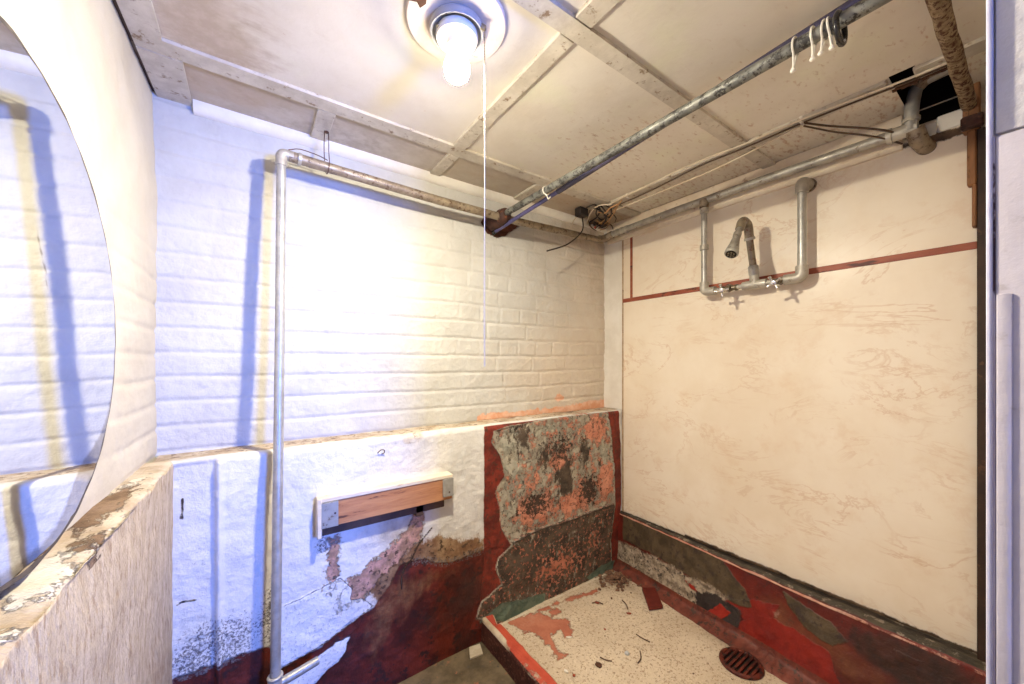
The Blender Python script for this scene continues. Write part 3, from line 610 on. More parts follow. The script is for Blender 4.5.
g = gridmesh('slab', X, Y, Z, M['tray'], dict(redp=redp, dirty=dirty, bits=bits, redw=redw, rim=rim)); g.parent = tray; g.location = -Vector(tray['_o'])
ys = np.arange(.0, 1.385, .005); tt = np.linspace(0, 1, 41); Yq, T = np.meshgrid(ys, tt)
wob = .006 * fbm(Yq, Yq * 0 + .3, 8, 4, 71); wob2 = .010 * fbm(Yq, Yq * 0 + .7, 9, 4, 72)
# profile: up the outer face, over the top, down inside
pts = np.array([(0, ZF - .004), (0, -1.105), (.004, -1.096), (.012, -1.092), (.048, -1.093), (.058, -1.100), (.066, -1.135), (.075, ZT - .006)]); tk = np.array([0, .42, .46, .52, .80, .86, .95, 1.0])
PXs = np.interp(T, tk, pts[:, 0]); PZs = np.interp(T, tk, pts[:, 1])
Xq = XL0 + PXs + np.where(T < .5, wob * .6, wob2 * np.clip((T - .5) / .3, 0, 1)); Zq = PZs + .003 * fbm(Yq, T, 14, 3, 73) * (T > .4)
notch = np.exp(-((Yq - 1.33) / .02) ** 2); Zq = Zq - np.where((T > .6), .02 * notch, 0)
face = np.where(T < .47, .01, -.02) + 0 * Yq
chip = np.maximum(np.where((T > .40) & (T < .60), .006, -.03) + .012 * blob(Yq, T, 1.25, .5, .08, .2) - .006, np.where(T > .82, .010, -.04)) + 0 * Yq
chip = chip - .012 * blob(Yq, T, 1.15, .7, .08, .3)
g2 = gridmesh('kerb', Xq, Yq, Zq, M['lip'], dict(face=face, chip=chip, chip2=np.where(T < .45, -.55, -.6) + 0 * Yq)); g2.parent = tray; g2.location = -Vector(tray['_o']); g2['label'] = 'raised edge with chipped bright red paint'

# ---- ceiling with a broken hole, battens, mouldings
xs = np.arange(-.30, 1.74, .01); ys = np.arange(-.02, 1.53, .01); X, Y = np.meshgrid(xs, ys)
cx = (X[:-1, :-1] + X[1:, 1:]) / 2; cy = (Y[:-1, :-1] + Y[1:, 1:]) / 2
hx0 = 1.535 + .012 * fbm(cy, cy * 0, 30, 2, 81)
keep = ~((cx > hx0) & (cx < XR + .004) & (cy > .135) & (cy < .25) | (cx > 1.455) & (cx < 1.56) & (cy > .205) & (cy < .25))
wallrow = np.minimum(Y - 1.285, .1) + .0  # row by the back wall, the lamp's grazing shade put into its colour
BC = lambda u, v, a, b: blob(X, Y, *onZ(u, v, ZC)[:2], a, b)
dirt = -.34 + .62 * BC(215, 45, .10, .22) + .30 * BC(270, 100, .3, .1) + .3 * BC(190, 20, .1, .3) + .25 * (Y > 1.285) * (X > .6) + .2 * sm(np.clip((X - .9) / .5, 0, 1)) * (Y > 1.285)
swirl = np.where((Y > 1.285) & (X < .62), -.1, -.8)
rust = -.30 + .12 * sm(np.clip((X - .7) / .6, 0, 1)) + .07 * (X > 1.48) + .1 * BC(600, 140, .2, .2)
fleck = -.365 + .05 * BC(380, 80, .3, .3) + .05 * (Y > 1.285)
Zc = ZC + .0015 * fbm(X, Y, 3, 2, 82)
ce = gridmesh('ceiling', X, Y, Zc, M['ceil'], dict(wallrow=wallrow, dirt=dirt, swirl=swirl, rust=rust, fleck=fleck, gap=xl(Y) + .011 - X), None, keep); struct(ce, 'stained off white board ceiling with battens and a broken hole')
v = MB(); a, b = (1.42, .04, ZC + .003), (1.90, .36, ZC + .22)
v.add([(a[0], a[1], a[2]), (b[0], a[1], a[2]), (b[0], b[1], a[2]), (a[0], b[1], a[2]), (a[0], a[1], b[2]), (b[0], a[1], b[2]), (b[0], b[1], b[2]), (a[0], b[1], b[2])], [(4, 5, 6, 7), (0, 1, 5, 4), (1, 2, 6, 5), (2, 3, 7, 6), (3, 0, 4, 7)])
v.build('cavity', M['dark'], ce, False)
rg = MB(); pr = None
for i in range(14):     # torn edge of the board round the hole
    y = .137 + i * .0085; w = random.uniform(.004, .013)
    rg.box((1.53 - .002, y, ZC - .003 - random.uniform(0, .004)), (1.53 + w, y + .009, ZC + .007), .001)
rg.build('torn_edge', M['brown'], ce)
th = .009
BT = [(-.24, XR - .02, 1.233, 1.288, 'batten running level above the back wall'), (-.24, XR, .614, .66, 'batten running level behind the lamp'), (.603, .650, .662, 1.232, 'batten right of the lamp'), (.603, .655, .0, .612, 'batten near the doorway, right of the lamp'),
      (1.456, 1.502, .662, 1.232, 'batten beside the cables near the corner'), (1.456, 1.502, .255, .612, 'batten beside the broken hole'), (1.456, 1.512, .0, .205, 'short broken batten past the hole'),
      (-.27, -.176, .0, 1.232, 'wide board along the cream left wall'), (-.24, -.145, 1.29, YB + .01, 'small grey board in the left corner of the ceiling'), (.172, .222, 1.29, YB - .03, 'short batten above the wire pipe hanger'),
      (.612, .655, 1.29, YB - .03, 'short batten in line with the lamp batten'), (1.037, 1.082, 1.29, YB - .03, 'short batten above the rusted rod socket')]
for i, (x0, x1, y0, y1, lab) in enumerate(BT):
    zl_ = ZC - th - .0006 * (i % 3); bb = MB().box((x0, y0, zl_), (x1, y1, ZC + .002), .0018) if x0 > -.2 else MB().prism([(xl(y0) + .006, y0), (x1, y0), (x1, y1), (xl(y1) + .006, y1)], zl_, ZC + .002)
    struct(bb.build('trim_%d' % (i + 5), M['batten']), 'off white painted ceiling ' + lab)
cm = MB()
def quarter(y0, z0, r, x0, x1):
    n = 8; vs = []
    for x in (x0, x1):
        vs += [(x, y0, z0)] + [(x, y0 - r * math.cos(k * math.pi / 2 / n), z0 - r * math.sin(k * math.pi / 2 / n)) for k in range(n + 1)]
    m = n + 2; fs = [tuple(range(m)), tuple(range(2 * m - 1, m - 1, -1))] + [(k, (k + 1) % m, m + (k + 1) % m, m + k) for k in range(m)]
    return vs, fs
cm.add(*quarter(YB + .004, ZC, .034, -.142, XR + .002)); struct(cm.build('trim_17', M['cornice']), 'rounded white moulding along the top of the brick wall')
cm = MB(); cm.box((XR - .012, .262, .672), (XR + .006, YB - .03, ZC), .003); cm.box((XR - .016, .262, .690), (XR, YB - .03, .740), .003); struct(cm.build('trim_18', M['cornice2']), 'cream cornice along the top of the marbled panel behind the pipe')
cm = MB(); cm.box((XR - .012, .130, .690), (XR + .006, .190, .738), .003); cm.box((XR - .007, .190, .688), (XR + .006, .232, .728), .003); struct(cm.build('trim_19', M['post']), 'broken grey white board under the hole in the ceiling')

# ---- front wall with the doorway the picture is taken from
fw = MB(); XJ = .62
fw.box((XJ + .004, -.14, ZF), (XR + .12, .0345, .80), .003); struct(fw.build('wall_front', M['front']), 'wall beside the doorway')
hd_ = MB().box((-.42, -.14, .86), (XR + .12, -.02, 1.0), .003).build('trim_20', M['front']); struct(hd_, 'plain head over the doorway')
jb = MB().box((XJ - .004, -.139, ZF), (XJ + .006, .0295, .226), .0025, seg=2).build('door_1', M['jamb']); struct(jb, 'lavender painted door jamb at the right edge')
MB().box((XJ - .001, -.139, .229), (XJ + .006, .0295, .80), .002, seg=2).build('jamb_plaster', M['jambtop'], jb)
MB().box((XJ - .0043, .0292, ZF), (XJ + .006, .0308, .226), .0004).build('jamb_edge', M['jambedge'], jb)
MB().box((XJ - .0055, .0304, ZF), (XJ + .006, .0350, .80), .002, seg=2).build('jamb_bevel', M['bevel'], jb)
MB().box((XJ - .0055, .0185, ZF), (XJ - .003, .0285, .066), .002, seg=2).build('lock_rail', M['jamb'], jb)
st_ = MB().box((XR - .03, .036, -1.15), (XR + .006, .112, .655), .002).build('trim_21', M['gapshade']); struct(st_, 'dark board standing in for the shadowed gap at the near end of the marbled panel')  # dark board stands in for the shade of the open gap by the jamb
st2 = MB().box((XR - .036, .106, .655), (XR + .004, .138, .82), .003); st2.box((XR - .034, .1125, .50), (XR + .004, .130, .655), .003); st2.box((XR - .032, .1125, .38), (XR + .004, .121, .50), .002); struct(st2.build('trim_22', M['stud']), 'orange brown wooden upright where the rusty pipe meets the wall')

# ================================================================== THINGS
# ---- round mirror leaning on the ledge
mr_s, mr_z, mr_r = -.765, .071, .334
mo = LP + LN * .022 + LD * mr_s
mir = thing('wall_mirror', (mo[0], mo[1], mr_z - mr_r), 'large round frameless mirror leaning on the crumbling ledge of the left wall', 'mirror')
tilt = math.radians(1.2)
def mirpt(a, b, d):      # a along the wall, b up, d out from it; the foot stands farther out
    up = np.array([0, 0, 1.0]) * math.cos(tilt) - LN * math.sin(tilt); nn = LN * math.cos(tilt) + np.array([0, 0, 1.0]) * math.sin(tilt)
    return mo + LD * a + up * b + nn * d + np.array([0, 0, mr_z])
nr, na = 34, 160; rr_ = np.linspace(0, 1, nr); aa = np.linspace(0, 2 * math.pi, na + 1)
Rm, Am = np.meshgrid(rr_, aa); chipn = .004 * fbm(np.cos(Am) * 1.0, np.sin(Am) * 1.0, 14, 4, 91) * (Rm > .99) - .003 * (Rm > .99)
ra = Rm * mr_r + chipn; pa = ra * np.cos(Am); pb = ra * np.sin(Am)
up = np.array([0, 0, 1.0]) * math.cos(tilt) - LN * math.sin(tilt); nn = LN * math.cos(tilt) + np.array([0, 0, 1.0]) * math.sin(tilt)
G = (mo + np.array([0, 0, mr_z]))[None, None] + LD * pa[..., None] + up * pb[..., None] + nn * .003
spot = -.64 + .12 * blob(pa, pb, .14, .1, .2, .12) + .08 * blob(pa, pb, .1, .25, .2, .1)
rim = .010 * np.clip((-pb) / .2, -.2, 1.5) + .04 * blob(pa, pb, .18, -.27, .09, .06) - (mr_r - ra) * .9
scr = sdline(pa, pb, [(.04, .10), (.06, .05), (.065, -.01)], .0025)
gl = gridmesh('mirror_glass', G[..., 0], G[..., 1], G[..., 2], M['mirror'], dict(spot=spot, rim=rim, scr=scr)); gl.parent = mir; gl.location = -Vector(mir['_o'])
bk = MB(); n = 120; vs = []
for d in (.0022, -.004):
    for k in range(n):
        a = 2 * math.pi * k / n; q = mr_r + .0035 + .0018 * math.sin(a * 23) * math.sin(a * 7); vs.append(mirpt(q * math.cos(a), q * math.sin(a), d))
bk.add(vs, [tuple(range(n)), tuple(range(2 * n - 1, n - 1, -1))] + [(k, (k + 1) % n, n + (k + 1) % n, n + k) for k in range(n)]); bk.build('mirror_backing', M['mirrorback'], mir)

# ---- ceiling light
lx, ly = .394, .786
cl = thing('ceiling_light', (lx, ly, ZC), 'bare lit bulb in a white lampholder on a grey round box with a pull cord', 'ceiling light')
MB().lathe([(.114, -.001), (.1145, -.006), (.112, -.0085), (.02, -.0085)], (lx, ly, ZC), 72).build('ceiling_plate', M['rose'], cl)
br_ = MB(); bp = [onZ(u, v, ZC - .009)[:2] for u, v in ((404, -6), (408, 0), (417, 2), (420, 8), (426, 4), (428, -10), (412, -16))]; br_.prism([tuple(p) for p in bp], ZC - .0092, ZC - .0082); br_.build('broken_patch', M['brown'], cl, False)
cn = MB().lathe([(.055, -.008), (.061, -.012), (.063, -.024), (.0605, -.030), (.057, -.029), (.054, -.020), (.045, -.018), (.0, -.018)], (lx, ly, ZC), 56, False).build('canopy', M['canopy'], cl)
for ang in (40, 215): MB().lathe([(.003, 0), (.003, -.006), (.0015, -.007)], (lx + .05 * math.cos(math.radians(ang)), ly + .05 * math.sin(math.radians(ang)), ZC - .018), 10).build('screw', M['brass'], cn)
lh = MB().lathe([(.040, -.018), (.0475, -.026), (.0485, -.038), (.046, -.042), (.030, -.043), (.024, -.046), (.0225, -.058), (.019, -.060)], (lx, ly, ZC), 48).build('lampholder', M['porcelain'], cl)
MB().box((lx - .052, ly - .008, ZC - .036), (lx - .046, ly + .002, ZC - .032), .0006).build('side_screw', M['brass'], lh)
bl_ = MB().lathe([(.0145, -.056), (.0155, -.070), (.020, -.080), (.027, -.0925), (.0302, -.1015), (.0306, -.107), (.030, -.114), (.0255, -.125), (.017, -.1325), (.007, -.136), (.001, -.1365)], (lx, ly, ZC), 40).build('bulb', M['bulb'], cl)
bl_.data.materials.append(M['bulbneck'])
for p_ in bl_.data.polygons: p_.material_index = 1 if p_.center.z > -.124 else 0
cpx, cpy = .440, .738
MB().box((cpx - .012, cpy - .004, ZC - .030), (cpx + .003, cpy + .004, ZC - .018), .0015).build('switch_lever', M['brass'], cl)
ch = MB()
for k in range(22): ch.lathe([(.0002, .0016), (.0012, .001), (.0016, 0), (.0012, -.001), (.0002, -.0016)], (cpx, cpy, ZC - .031 - k * .0036), 8)
ch.build('bead_chain', M['chain'], cl)
MB().tube([(cpx, cpy, ZC - .108), (cpx + .0005, cpy, .4), (cpx - .001, cpy, .1), (cpx, cpy, -.015)], .0009, 8).build('pull_cord', M['cord'], cl)

# ---- standing pipe and the pipe along the brick wall
sp = thing('water_pipe', (.058, 1.29, ZF), 'galvanised upright pipe turning along the top of the white brick wall', 'water pipe')
top = Vector((.0800, 1.382, .642)); mid = Vector((.0675, 1.309, -.36)); bot = Vector((.0575, 1.290, ZF))
MB().tube([bot, (.060, 1.293, -.93), mid, (.0745, 1.350, .1), top], .0135, 18).build('riser', M['galvlight'], sp)
MB().tube(fillet([(.0798, 1.380, .610), (.0802, 1.382, .652), (.113, 1.383, .650)], .018), [.0165] * 9, 18).build('elbow', M['fitting'], sp)
hp_ = MB().tube([(.10, 1.383, .650), (.62, 1.392, .638), (1.01, 1.400, .640), (1.62, 1.430, .672)], .0165, 18).build('horizontal_pipe', M['galvold'], sp)
MB().tube([(.126, 1.3832, .6495), (.136, 1.3834, .649)], .0195, 18).build('elbow_collar', M['fitting'], sp)
MB().torus((.0595, 1.2925, -.925), .0165, .0045, 'z').build('collar_ring', M['fitting'], sp)
MB().tube([(.0590, 1.2920, -.93), (.0580, 1.2905, -1.0)], .0185, 18).build('coupling', M['fitting'], sp)
MB().tube([(.070, 1.295, -.952), (.12, 1.306, -.951), (.175, 1.318, -.948)], [.0125, .0125, .0125], 16).build('branch_stub', M['galv'], sp)
# ---- pipe along the top of the shower wall
su = thing('supply_pipe', (1.66, .235, .70), 'old galvanised pipe along the top of the marbled shower panel', 'water pipe')
MB().tube([(1.66, 1.445, .702), (1.66, 1.0, .712), (1.66, .56, .711), (1.66, .262, .708)], .0165, 18).build('pipe', M['galv'], su)
MB().tube(fillet([(1.600, 1.432, .676), (1.655, 1.438, .690), (1.66, 1.39, .703)], .03), .0205, 18).build('corner_elbow', M['galvold'], su)
for k, (y, z) in enumerate(((1.36, .704), (1.33, .7045), (1.30, .705))): MB().tube([(1.66, y, z), (1.66, y - .012, z)], .0195, 16).build('coupling', M['fitting'], su)
MB().tube([(1.66, .290, .708), (1.66, .278, .708), (1.66, .276, .708), (1.66, .222, .708)], [.0235, .0235, .0205, .0205], 18).build('end_tee', M['fitting'], su)
MB().tube(fillet([(1.655, .236, .700), (1.655, .236, .76), (1.655, .225, .838), (1.64, .12, .84)], .03), .0165, 16).build('pipe_into_hole', M['galvlight'], su)
MB().tube([(1.655, .236, .728), (1.655, .236, .738)], .0205, 16).build('coupling', M['fitting'], su)
MB().tube(fillet([(1.655, .228, .702), (1.672, .222, .668), (XR + .004, .210, .655)], .02), .0215, 18).build('wall_elbow', M['galvold'], su)
MB().tube(fillet([(1.655, .226, .828), (1.652, .205, .845), (1.648, .17, .845)], .02), .021, 16).build('hidden_elbow', M['galvold'], su)

# ---- exposed shower
sh = thing('shower_fixture', (1.66, .70, .30), 'exposed pipe shower with two cross handles on the marbled panel', 'shower')
XS = 1.655; y1, y2, yt = .872, .512, .669
MB().tube([(XS, y1, .6775), (XS, y1, .328)], .0122, 16).build('riser', M['galvlight'], sh)
MB().tube([(XS, y1, .712), (XS, y1, .678)], .0195, 16).build('riser_tee', M['galvold'], su)
for z in (.664, .500): MB().tube([(XS, y1, z + .012), (XS, y1, z + .010), (XS, y1, z - .010), (XS, y1, z - .012)], [.0145, .0178, .0178, .0145], 16).build('coupling', M['fitting'], sh)
MB().tube([(XS, y2, .640), (XS, y2, .328)], .0140, 16).build('riser', M['galvlight'], sh)
MB().tube(fillet([(XS, y2, .612), (XS, y2, .652), (XR + .002, y2 - .004, .652)], .03), .0205, 16).build('top_elbow', M['fitting'], sh)
MB().tube([(XR - .012, y2 - .003, .652), (XR + .001, y2 - .004, .652)], .025, 18).build('wall_flange', M['galvold'], sh)
MB().tube(fillet([(XS, y1, .345), (XS, y1, .302), (XS, y1 - .05, .302)], .032), .0185, 16).build('elbow', M['fitting'], sh)
MB().tube(fillet([(XS, y2, .345), (XS, y2, .302), (XS, y2 + .055, .302)], .036), .0200, 16).build('elbow', M['fitting'], sh)
MB().tube([(XS, y1 - .04, .302), (XS, y2 + .04, .302)], .0098, 16).build('manifold', M['fitting'], sh)
tee = MB(); tee.tube([(XS, yt + .044, .302), (XS, yt + .030, .302), (XS, yt - .030, .302), (XS, yt - .044, .302)], [.0165, .0175, .0175, .0165], 16); tee.tube([(XS, yt, .302), (XS - .004, yt, .340)], .0165, 16); tee.build('tee', M['fitting'], sh)
MB().tube([(XS - .004, yt, .338), (XS - .005, yt, .345), (XS - .012, yt, .372), (XS - .013, yt, .378)], [.0165, .0185, .0185, .014], 16).build('coupling', M['galvlight'], sh)
arm = [(XS - .010, yt, .365), (XS - .050, yt, .490)]
MB().tube(arm, .0125, 16).build('shower_arm', M['showerarm'], sh)
MB().tube(fillet([(1.610, yt, .472), (1.598, yt, .534), (1.548, yt, .538), (1.529, yt, .500)], .032, 8), .0160, 18).build('arm_elbow', M['showerarm'], sh)
MB().tube([(1.612, yt, .472), (1.609, yt, .482)], .0190, 16).build('arm_collar', M['fitting'], sh)
hd2 = MB().tube([(1.531, yt, .505), (1.515, yt, .485), (1.512, yt, .480), (1.506, yt, .470), (1.500, yt, .459), (1.484, yt, .432), (1.466, yt, .402), (1.462, yt, .395), (1.460, yt, .392)], [.0105, .0105, .0140, .0140, .0125, .0170, .0235, .0238, .0215], 22).build('shower_head', M['galv'], sh)
dv = Vector((1.460 - 1.484, 0, .392 - .432)).normalized(); fc = Vector((1.460, yt, .392)); e1 = Vector((0, 1, 0)); e2 = dv.cross(e1)
MB().tube([fc - dv * .001, fc + dv * .0015], .0185, 22).build('face_plate', M['blackplastic'], hd2)
nz = MB()
for k in range(7):
    a = 2 * math.pi * k / 6; q = 0 if k == 6 else .0105; p = fc + (e1 * math.cos(a) + e2 * math.sin(a)) * q; nz.tube([p, p + dv * .0045], [.0036, .0026], 8)
nz.build('nozzles', M['brass'], hd2)
def valve(y, rot):
    b = MB(); b.tube([(XS, y + .032, .302), (XS, y + .024, .302), (XS, y + .023, .302), (XS, y + .012, .302), (XS, y, .302), (XS, y - .012, .302), (XS, y - .023, .302), (XS, y - .024, .302), (XS, y - .032, .302)], [.0135, .0135, .0105, .012, .0165, .012, .0105, .0135, .0135], 12)
    vb = b.build('valve', M['brass'], sh)
    MB().tube([(XS - .008, y, .301), (XS - .026, y, .297), (XS - .028, y, .2965), (XS - .040, y, .293)], [.0135, .0125, .0095, .0085], 8).build('packing_nut', M['brass'], vb)
    c = Vector((XS - .068, y, .286)); MB().tube([(XS - .036, y, .295), c], .0042, 10).build('stem', M['galvlight'], vb)
    h = MB(); d = Vector((-.068, 0, -.016)).normalized(); f1 = Vector((0, 1, 0)); f2 = d.cross(f1)
    h.tube([c - d * .006, c + d * .006, c + d * .008], [.0095, .0095, .005], 16)
    for k in range(4):
        a = rot + k * math.pi / 2; q = f1 * math.cos(a) + f2 * math.sin(a); h.tube([c, c + q * .016, c + q * .024, c + q * .028], [.0042, .0040, .0064, .0045], 10)
    h.build('cross_handle', M['chrome'], vb)
valve(.765, math.radians(4)); valve(.578, math.radians(28))

# ---- rusty pipe under the ceiling by the doorway
rp = thing('rusty_pipe', (1.2, .125, .724), 'thick rusty flaking pipe crossing under the ceiling beside the doorway', 'pipe')
pts = [(x, .125 + .0008 * math.sin(x * 31), .726) for x in np.linspace(-.26, XR - .036, 60)]
MB().tube(pts, [.0150 + .0006 * math.sin(i * 2.1) for i in range(60)], 20).build('pipe', M['rusty'], rp)
MB().box((XR - .060, .098, .655), (XR - .036, .140, .690), .004).build('bracket', M['socket'], rp)
# ---- curtain rods
cr = thing('curtain_rod', (.93, 1.0, .652), 'mottled grey rod held by a rusted socket on the brick wall', 'curtain rod')
MB().tube([(.93, .036, .652), (.93, 1.395, .652)], .0135, 18).build('rod', M['rodgrey'], cr)
MB().tube([(.93, 1.366, .650), (.93, 1.370, .650), (.93, 1.384, .646), (.93, 1.425, .640), (.93, 1.432, .640), (.93, 1.490, .640)], [.020, .0255, .033, .034, .036, .036], 24).build('socket', M['socket'], cr)
MB().torus((.93, 1.405, .643), .0335, .003, 'y').build('clamp_band', M['socket'], cr)
ta = np.array([.938, 1.492, .600]); tb = onY(845, 8.6, .25)
tr = thing('tension_rod', tuple(ta), 'indigo telescopic rod slanting beside the mottled grey rod', 'curtain rod')
tm = ta + (tb - ta) * .33
MB().tube([ta + (tb - ta) * .012, tm], .0085, 16).build('inner_tube', M['purple'], tr)
MB().tube([tm - (tb - ta) * .004, tm, ta + (tb - ta) * 1.12], [.0098, .0112, .0112], 16).build('outer_tube', M['purple2'], tr)
MB().tube([ta, ta + (tb - ta) * .014], [.012, .0105], 16).build('end_cap', M['blackplastic'], tr)
# ---- rings on the rod
def hookloop(y, dx, drop, name, lab, cat, grp):
    t = thing(name, (.93, y, .652), lab, cat, grp); P = []
    for k in range(25):
        a = math.radians(-62 + 304 * k / 24); P.append((.93 + .0170 * math.cos(a), y + dx * (-math.sin(a) * .3), .652 + .0172 * math.sin(a)))
    P = [(.93 - .001, y + dx * .9, .652 - drop), (.93 + .004, y + dx * .5, .652 - drop * .62)] + P + [(.93 - .004, y + dx * .5, .652 - drop * .62), (.93 - .001, y + dx * .95, .652 - drop)]
    MB().tube(P, .0021, 8).build('loop', M['whiteplastic'], t)
    MB().lathe([(.0004, .0052), (.0036, .004), (.0052, 0), (.0042, -.0034), (.001, -.0052)], (.93 - .001, y + dx * .95, .652 - drop), 14).build('ball', M['whiteplastic'], t); return t
for y, dx, dr, lab in ((.299, .004, .047, 'white plastic ring with a ball on the grey rod, farthest from the black ring'), (.268, .002, .045, 'white plastic ring with a ball, second from the far end of the rod cluster'),
                       (.251, .006, .042, 'white plastic ring third along the rod, crossing the one beside the black ring'), (.242, -.003, .043, 'white plastic ring on the grey rod right beside the black ring')):
    hookloop(y, dx, dr, 'curtain_ring', lab, 'curtain ring', 'white rings on the rod')
bkr = thing('curtain_ring', (.93, .2265, .64), 'black plastic curtain ring hanging on the grey rod', 'curtain ring')
MB().torus((.93, .2265, .638), .0265, .0055, 'y', 40, 12, .9).build('ring', M['blackplastic'], bkr)
MB().box((.921, .2215, .607), (.939, .2315, .616), .002).build('clasp', M['blackplastic'], bkr)
MB().tube([(.93, .221, .611), (.93, .219, .611)], .0022, 10).build('pin', M['steel'], bkr)
tw = thing('white_tie', (.93, 1.10, .652), 'white plastic tie looped over the grey rod near the brick wall', 'tie')
MB().torus((.93, 1.10, .650), .0162, .0022, 'y').build('loop', M['whiteplastic'], tw)
MB().tube(spline([(.925, 1.098, .636), (.930, 1.094, .625), (.938, 1.096, .618), (.946, 1.093, .628)], 5), .0022, 8).build('tail', M['whiteplastic'], tw)

# ---- cables along the ceiling
def oncel(L, z=ZC - .016): return [onZ(u, v, z) for u, v in L]
def cable(name, L, r, m, lab, cat='cable', grp=None, z=ZC - .016):
    o = MB().tube(spline(oncel(L, z), 8), r, 10).build(name, M[m]); return tag(o, lab, cat, grp)
cable('cable', [(606, 206), (640, 189), (700, 161), (742, 145), (803, 119), (860, 97), (905, 80), (958, 58)], .0032, 'cablew', 'off white cable pinned along the batten, topmost of the bundle and reaching the hole')
cable('cable', [(609, 209), (650, 191), (700, 166), (742, 149), (800, 124), (850, 104), (905, 83), (958, 61)], .0028, 'cabled', 'dark brown cable in the middle of the ceiling bundle')
cable('cable', [(611, 212), (660, 192), (713, 170), (760, 147), (801, 126)], .0032, 'cablew', 'off white cable sagging lowest in the bundle, ending at the clip', z=ZC - .018)
def droop(L, r_, lab):
    P = [onZ(u, v, z) for u, v, z in L]; tag(MB().tube(spline(P, 8), r_, 10).build('cable', M['cabled']), lab, 'cable')
droop([(805, 123, ZC - .022), (830, 126, ZC - .026), (862, 128, ZC - .045), (888, 131, .716), (906, 138, .690), (921, 141, .684)], .0032, 'dark cable drooping from the clip to the pipe end, upper of the pair')
droop([(804, 126, ZC - .028), (835, 132, ZC - .036), (864, 135, .722), (886, 139, .700), (902, 144, .680)], .0028, 'dark cable drooping from the clip to the pipe end, lower of the pair')
for (u, v), lab in (((802, 122), 'white cable clip where the cables part under the ceiling'), ((628, 197), 'white cable clip near the bundle of loose wires')):
    p = onZ(u, v, ZC - .014); t = thing('cable_clip', tuple(p), lab, 'cable clip')
    MB().box(p + np.array([-.012, -.004, -.006]), p + np.array([.012, .004, .017]), .0015).build('saddle', M['whiteplastic'], t); MB().lathe([(.002, 0), (.0035, -.001), (.001, -.003)], tuple(p + np.array([0, 0, -.006])), 8).build('nail', M['steel'], t)
# ---- loose wires in the corner
jc = onZ(598, 222, ZC - .006)
jp = thing('junction_plate', tuple(jc), 'grimy open junction box in the ceiling corner above the brick wall', 'junction box')
MB().lathe([(.006, 0), (.048, 0), (.052, -.006), (.052, -.020), (.047, -.020), (.046, -.008), (.006, -.008)], tuple(jc), 28, False).build('box_rim', M['junction'], jp)
MB().box(jc + np.array([-.03, -.008, -.024]), jc + np.array([.012, .010, -.006]), .002).build('terminal_block', M['wireb'], jp)
cb_ = onZ(582, 213, ZC - .025); tb_ = MB().box(cb_ + np.array([-.034, -.022, -.020]), cb_ + np.array([.026, .022, .022]), .004).build('connector_block', M['wireb']); tag(tb_, 'small black connector block beside the open junction box', 'connector')
W = [('wireo', [(622, 200), (612, 212), (602, 222), (595, 226)], .0030, 'tan wire curving from the cable bundle to a red tip'), ('wireo', [(620, 202), (612, 216), (604, 224), (597, 221)], .0028, 'tan wire running just below the one with the red tip'),
     ('cablew', [(612, 204), (598, 206), (590, 214), (587, 224)], .0030, 'pale wire looping over the left side of the junction box'), ('wireb', [(606, 212), (600, 206), (596, 214), (602, 220), (608, 214)], .0036, 'black wire curled up in the middle of the junction box'),
     ('wireb', [(612, 213), (616, 218), (615, 222)], .0026, 'short black wire hanging at the right of the junction box'), ('cablew', [(584, 216), (577, 217), (573, 222), (571, 230)], .0024, 'pale wire hanging from the black connector block'),
     ('cabled', [(598, 226), (592, 232), (590, 236)], .0028, 'brown wire hanging from the bottom of the junction box'), ('wireo', [(600, 230), (606, 228), (610, 222)], .0026, 'tan wire hooked under the junction box'),
     ('wireb', [(594, 208), (601, 211), (606, 218), (601, 226), (594, 222)], .0042, 'thick black wire looped round the left of the junction box'), ('wireb', [(604, 205), (611, 209), (610, 217), (604, 215)], .0040, 'thick black wire bunched at the top of the junction box'), ('cabled', [(590, 210), (588, 218), (591, 227), (597, 231)], .0032, 'brown wire bowed along the left rim of the junction box'),
     ('wireo', [(618, 204), (610, 208), (605, 213), (598, 212)], .0034, 'tan wire lying over the black loops at the top of the junction box'), ('wireb', [(586, 208), (594, 205), (600, 209), (597, 217), (590, 222)], .0040, 'black wire running from the connector block into the junction box'),
     ('cabled', [(606, 222), (612, 226), (613, 233)], .0026, 'brown wire end sticking out at the lower right of the junction box')]
for i, (m, L, r, lab) in enumerate(W):
    o = MB().tube(spline([onZ(u, v, ZC - .028 - .004 * (i % 3)) for u, v in L], 6), r, 8).build('loose_wire', M[m]); tag(o, lab, 'wire')
    if i == 0: p = onZ(595, 227, ZC - .030); MB().lathe([(.003, .004), (.0055, 0), (.004, -.007), (.001, -.009)], tuple(p), 10).build('red_tip', M['wirer'], o)
    o.name = 'loose_wire'
dk = MB().tube(spline([cb_ + np.array([0, 0, -.012]), onY(583, 228, 1.40), onY(578, 236, 1.385), onY(566, 245, 1.36), onY(547, 251, 1.33)], 8), [.0034] * 33, 10).build('loose_wire', M['wireb']); tag(dk, 'black cable dangling in front of the brick wall near the corner', 'wire')
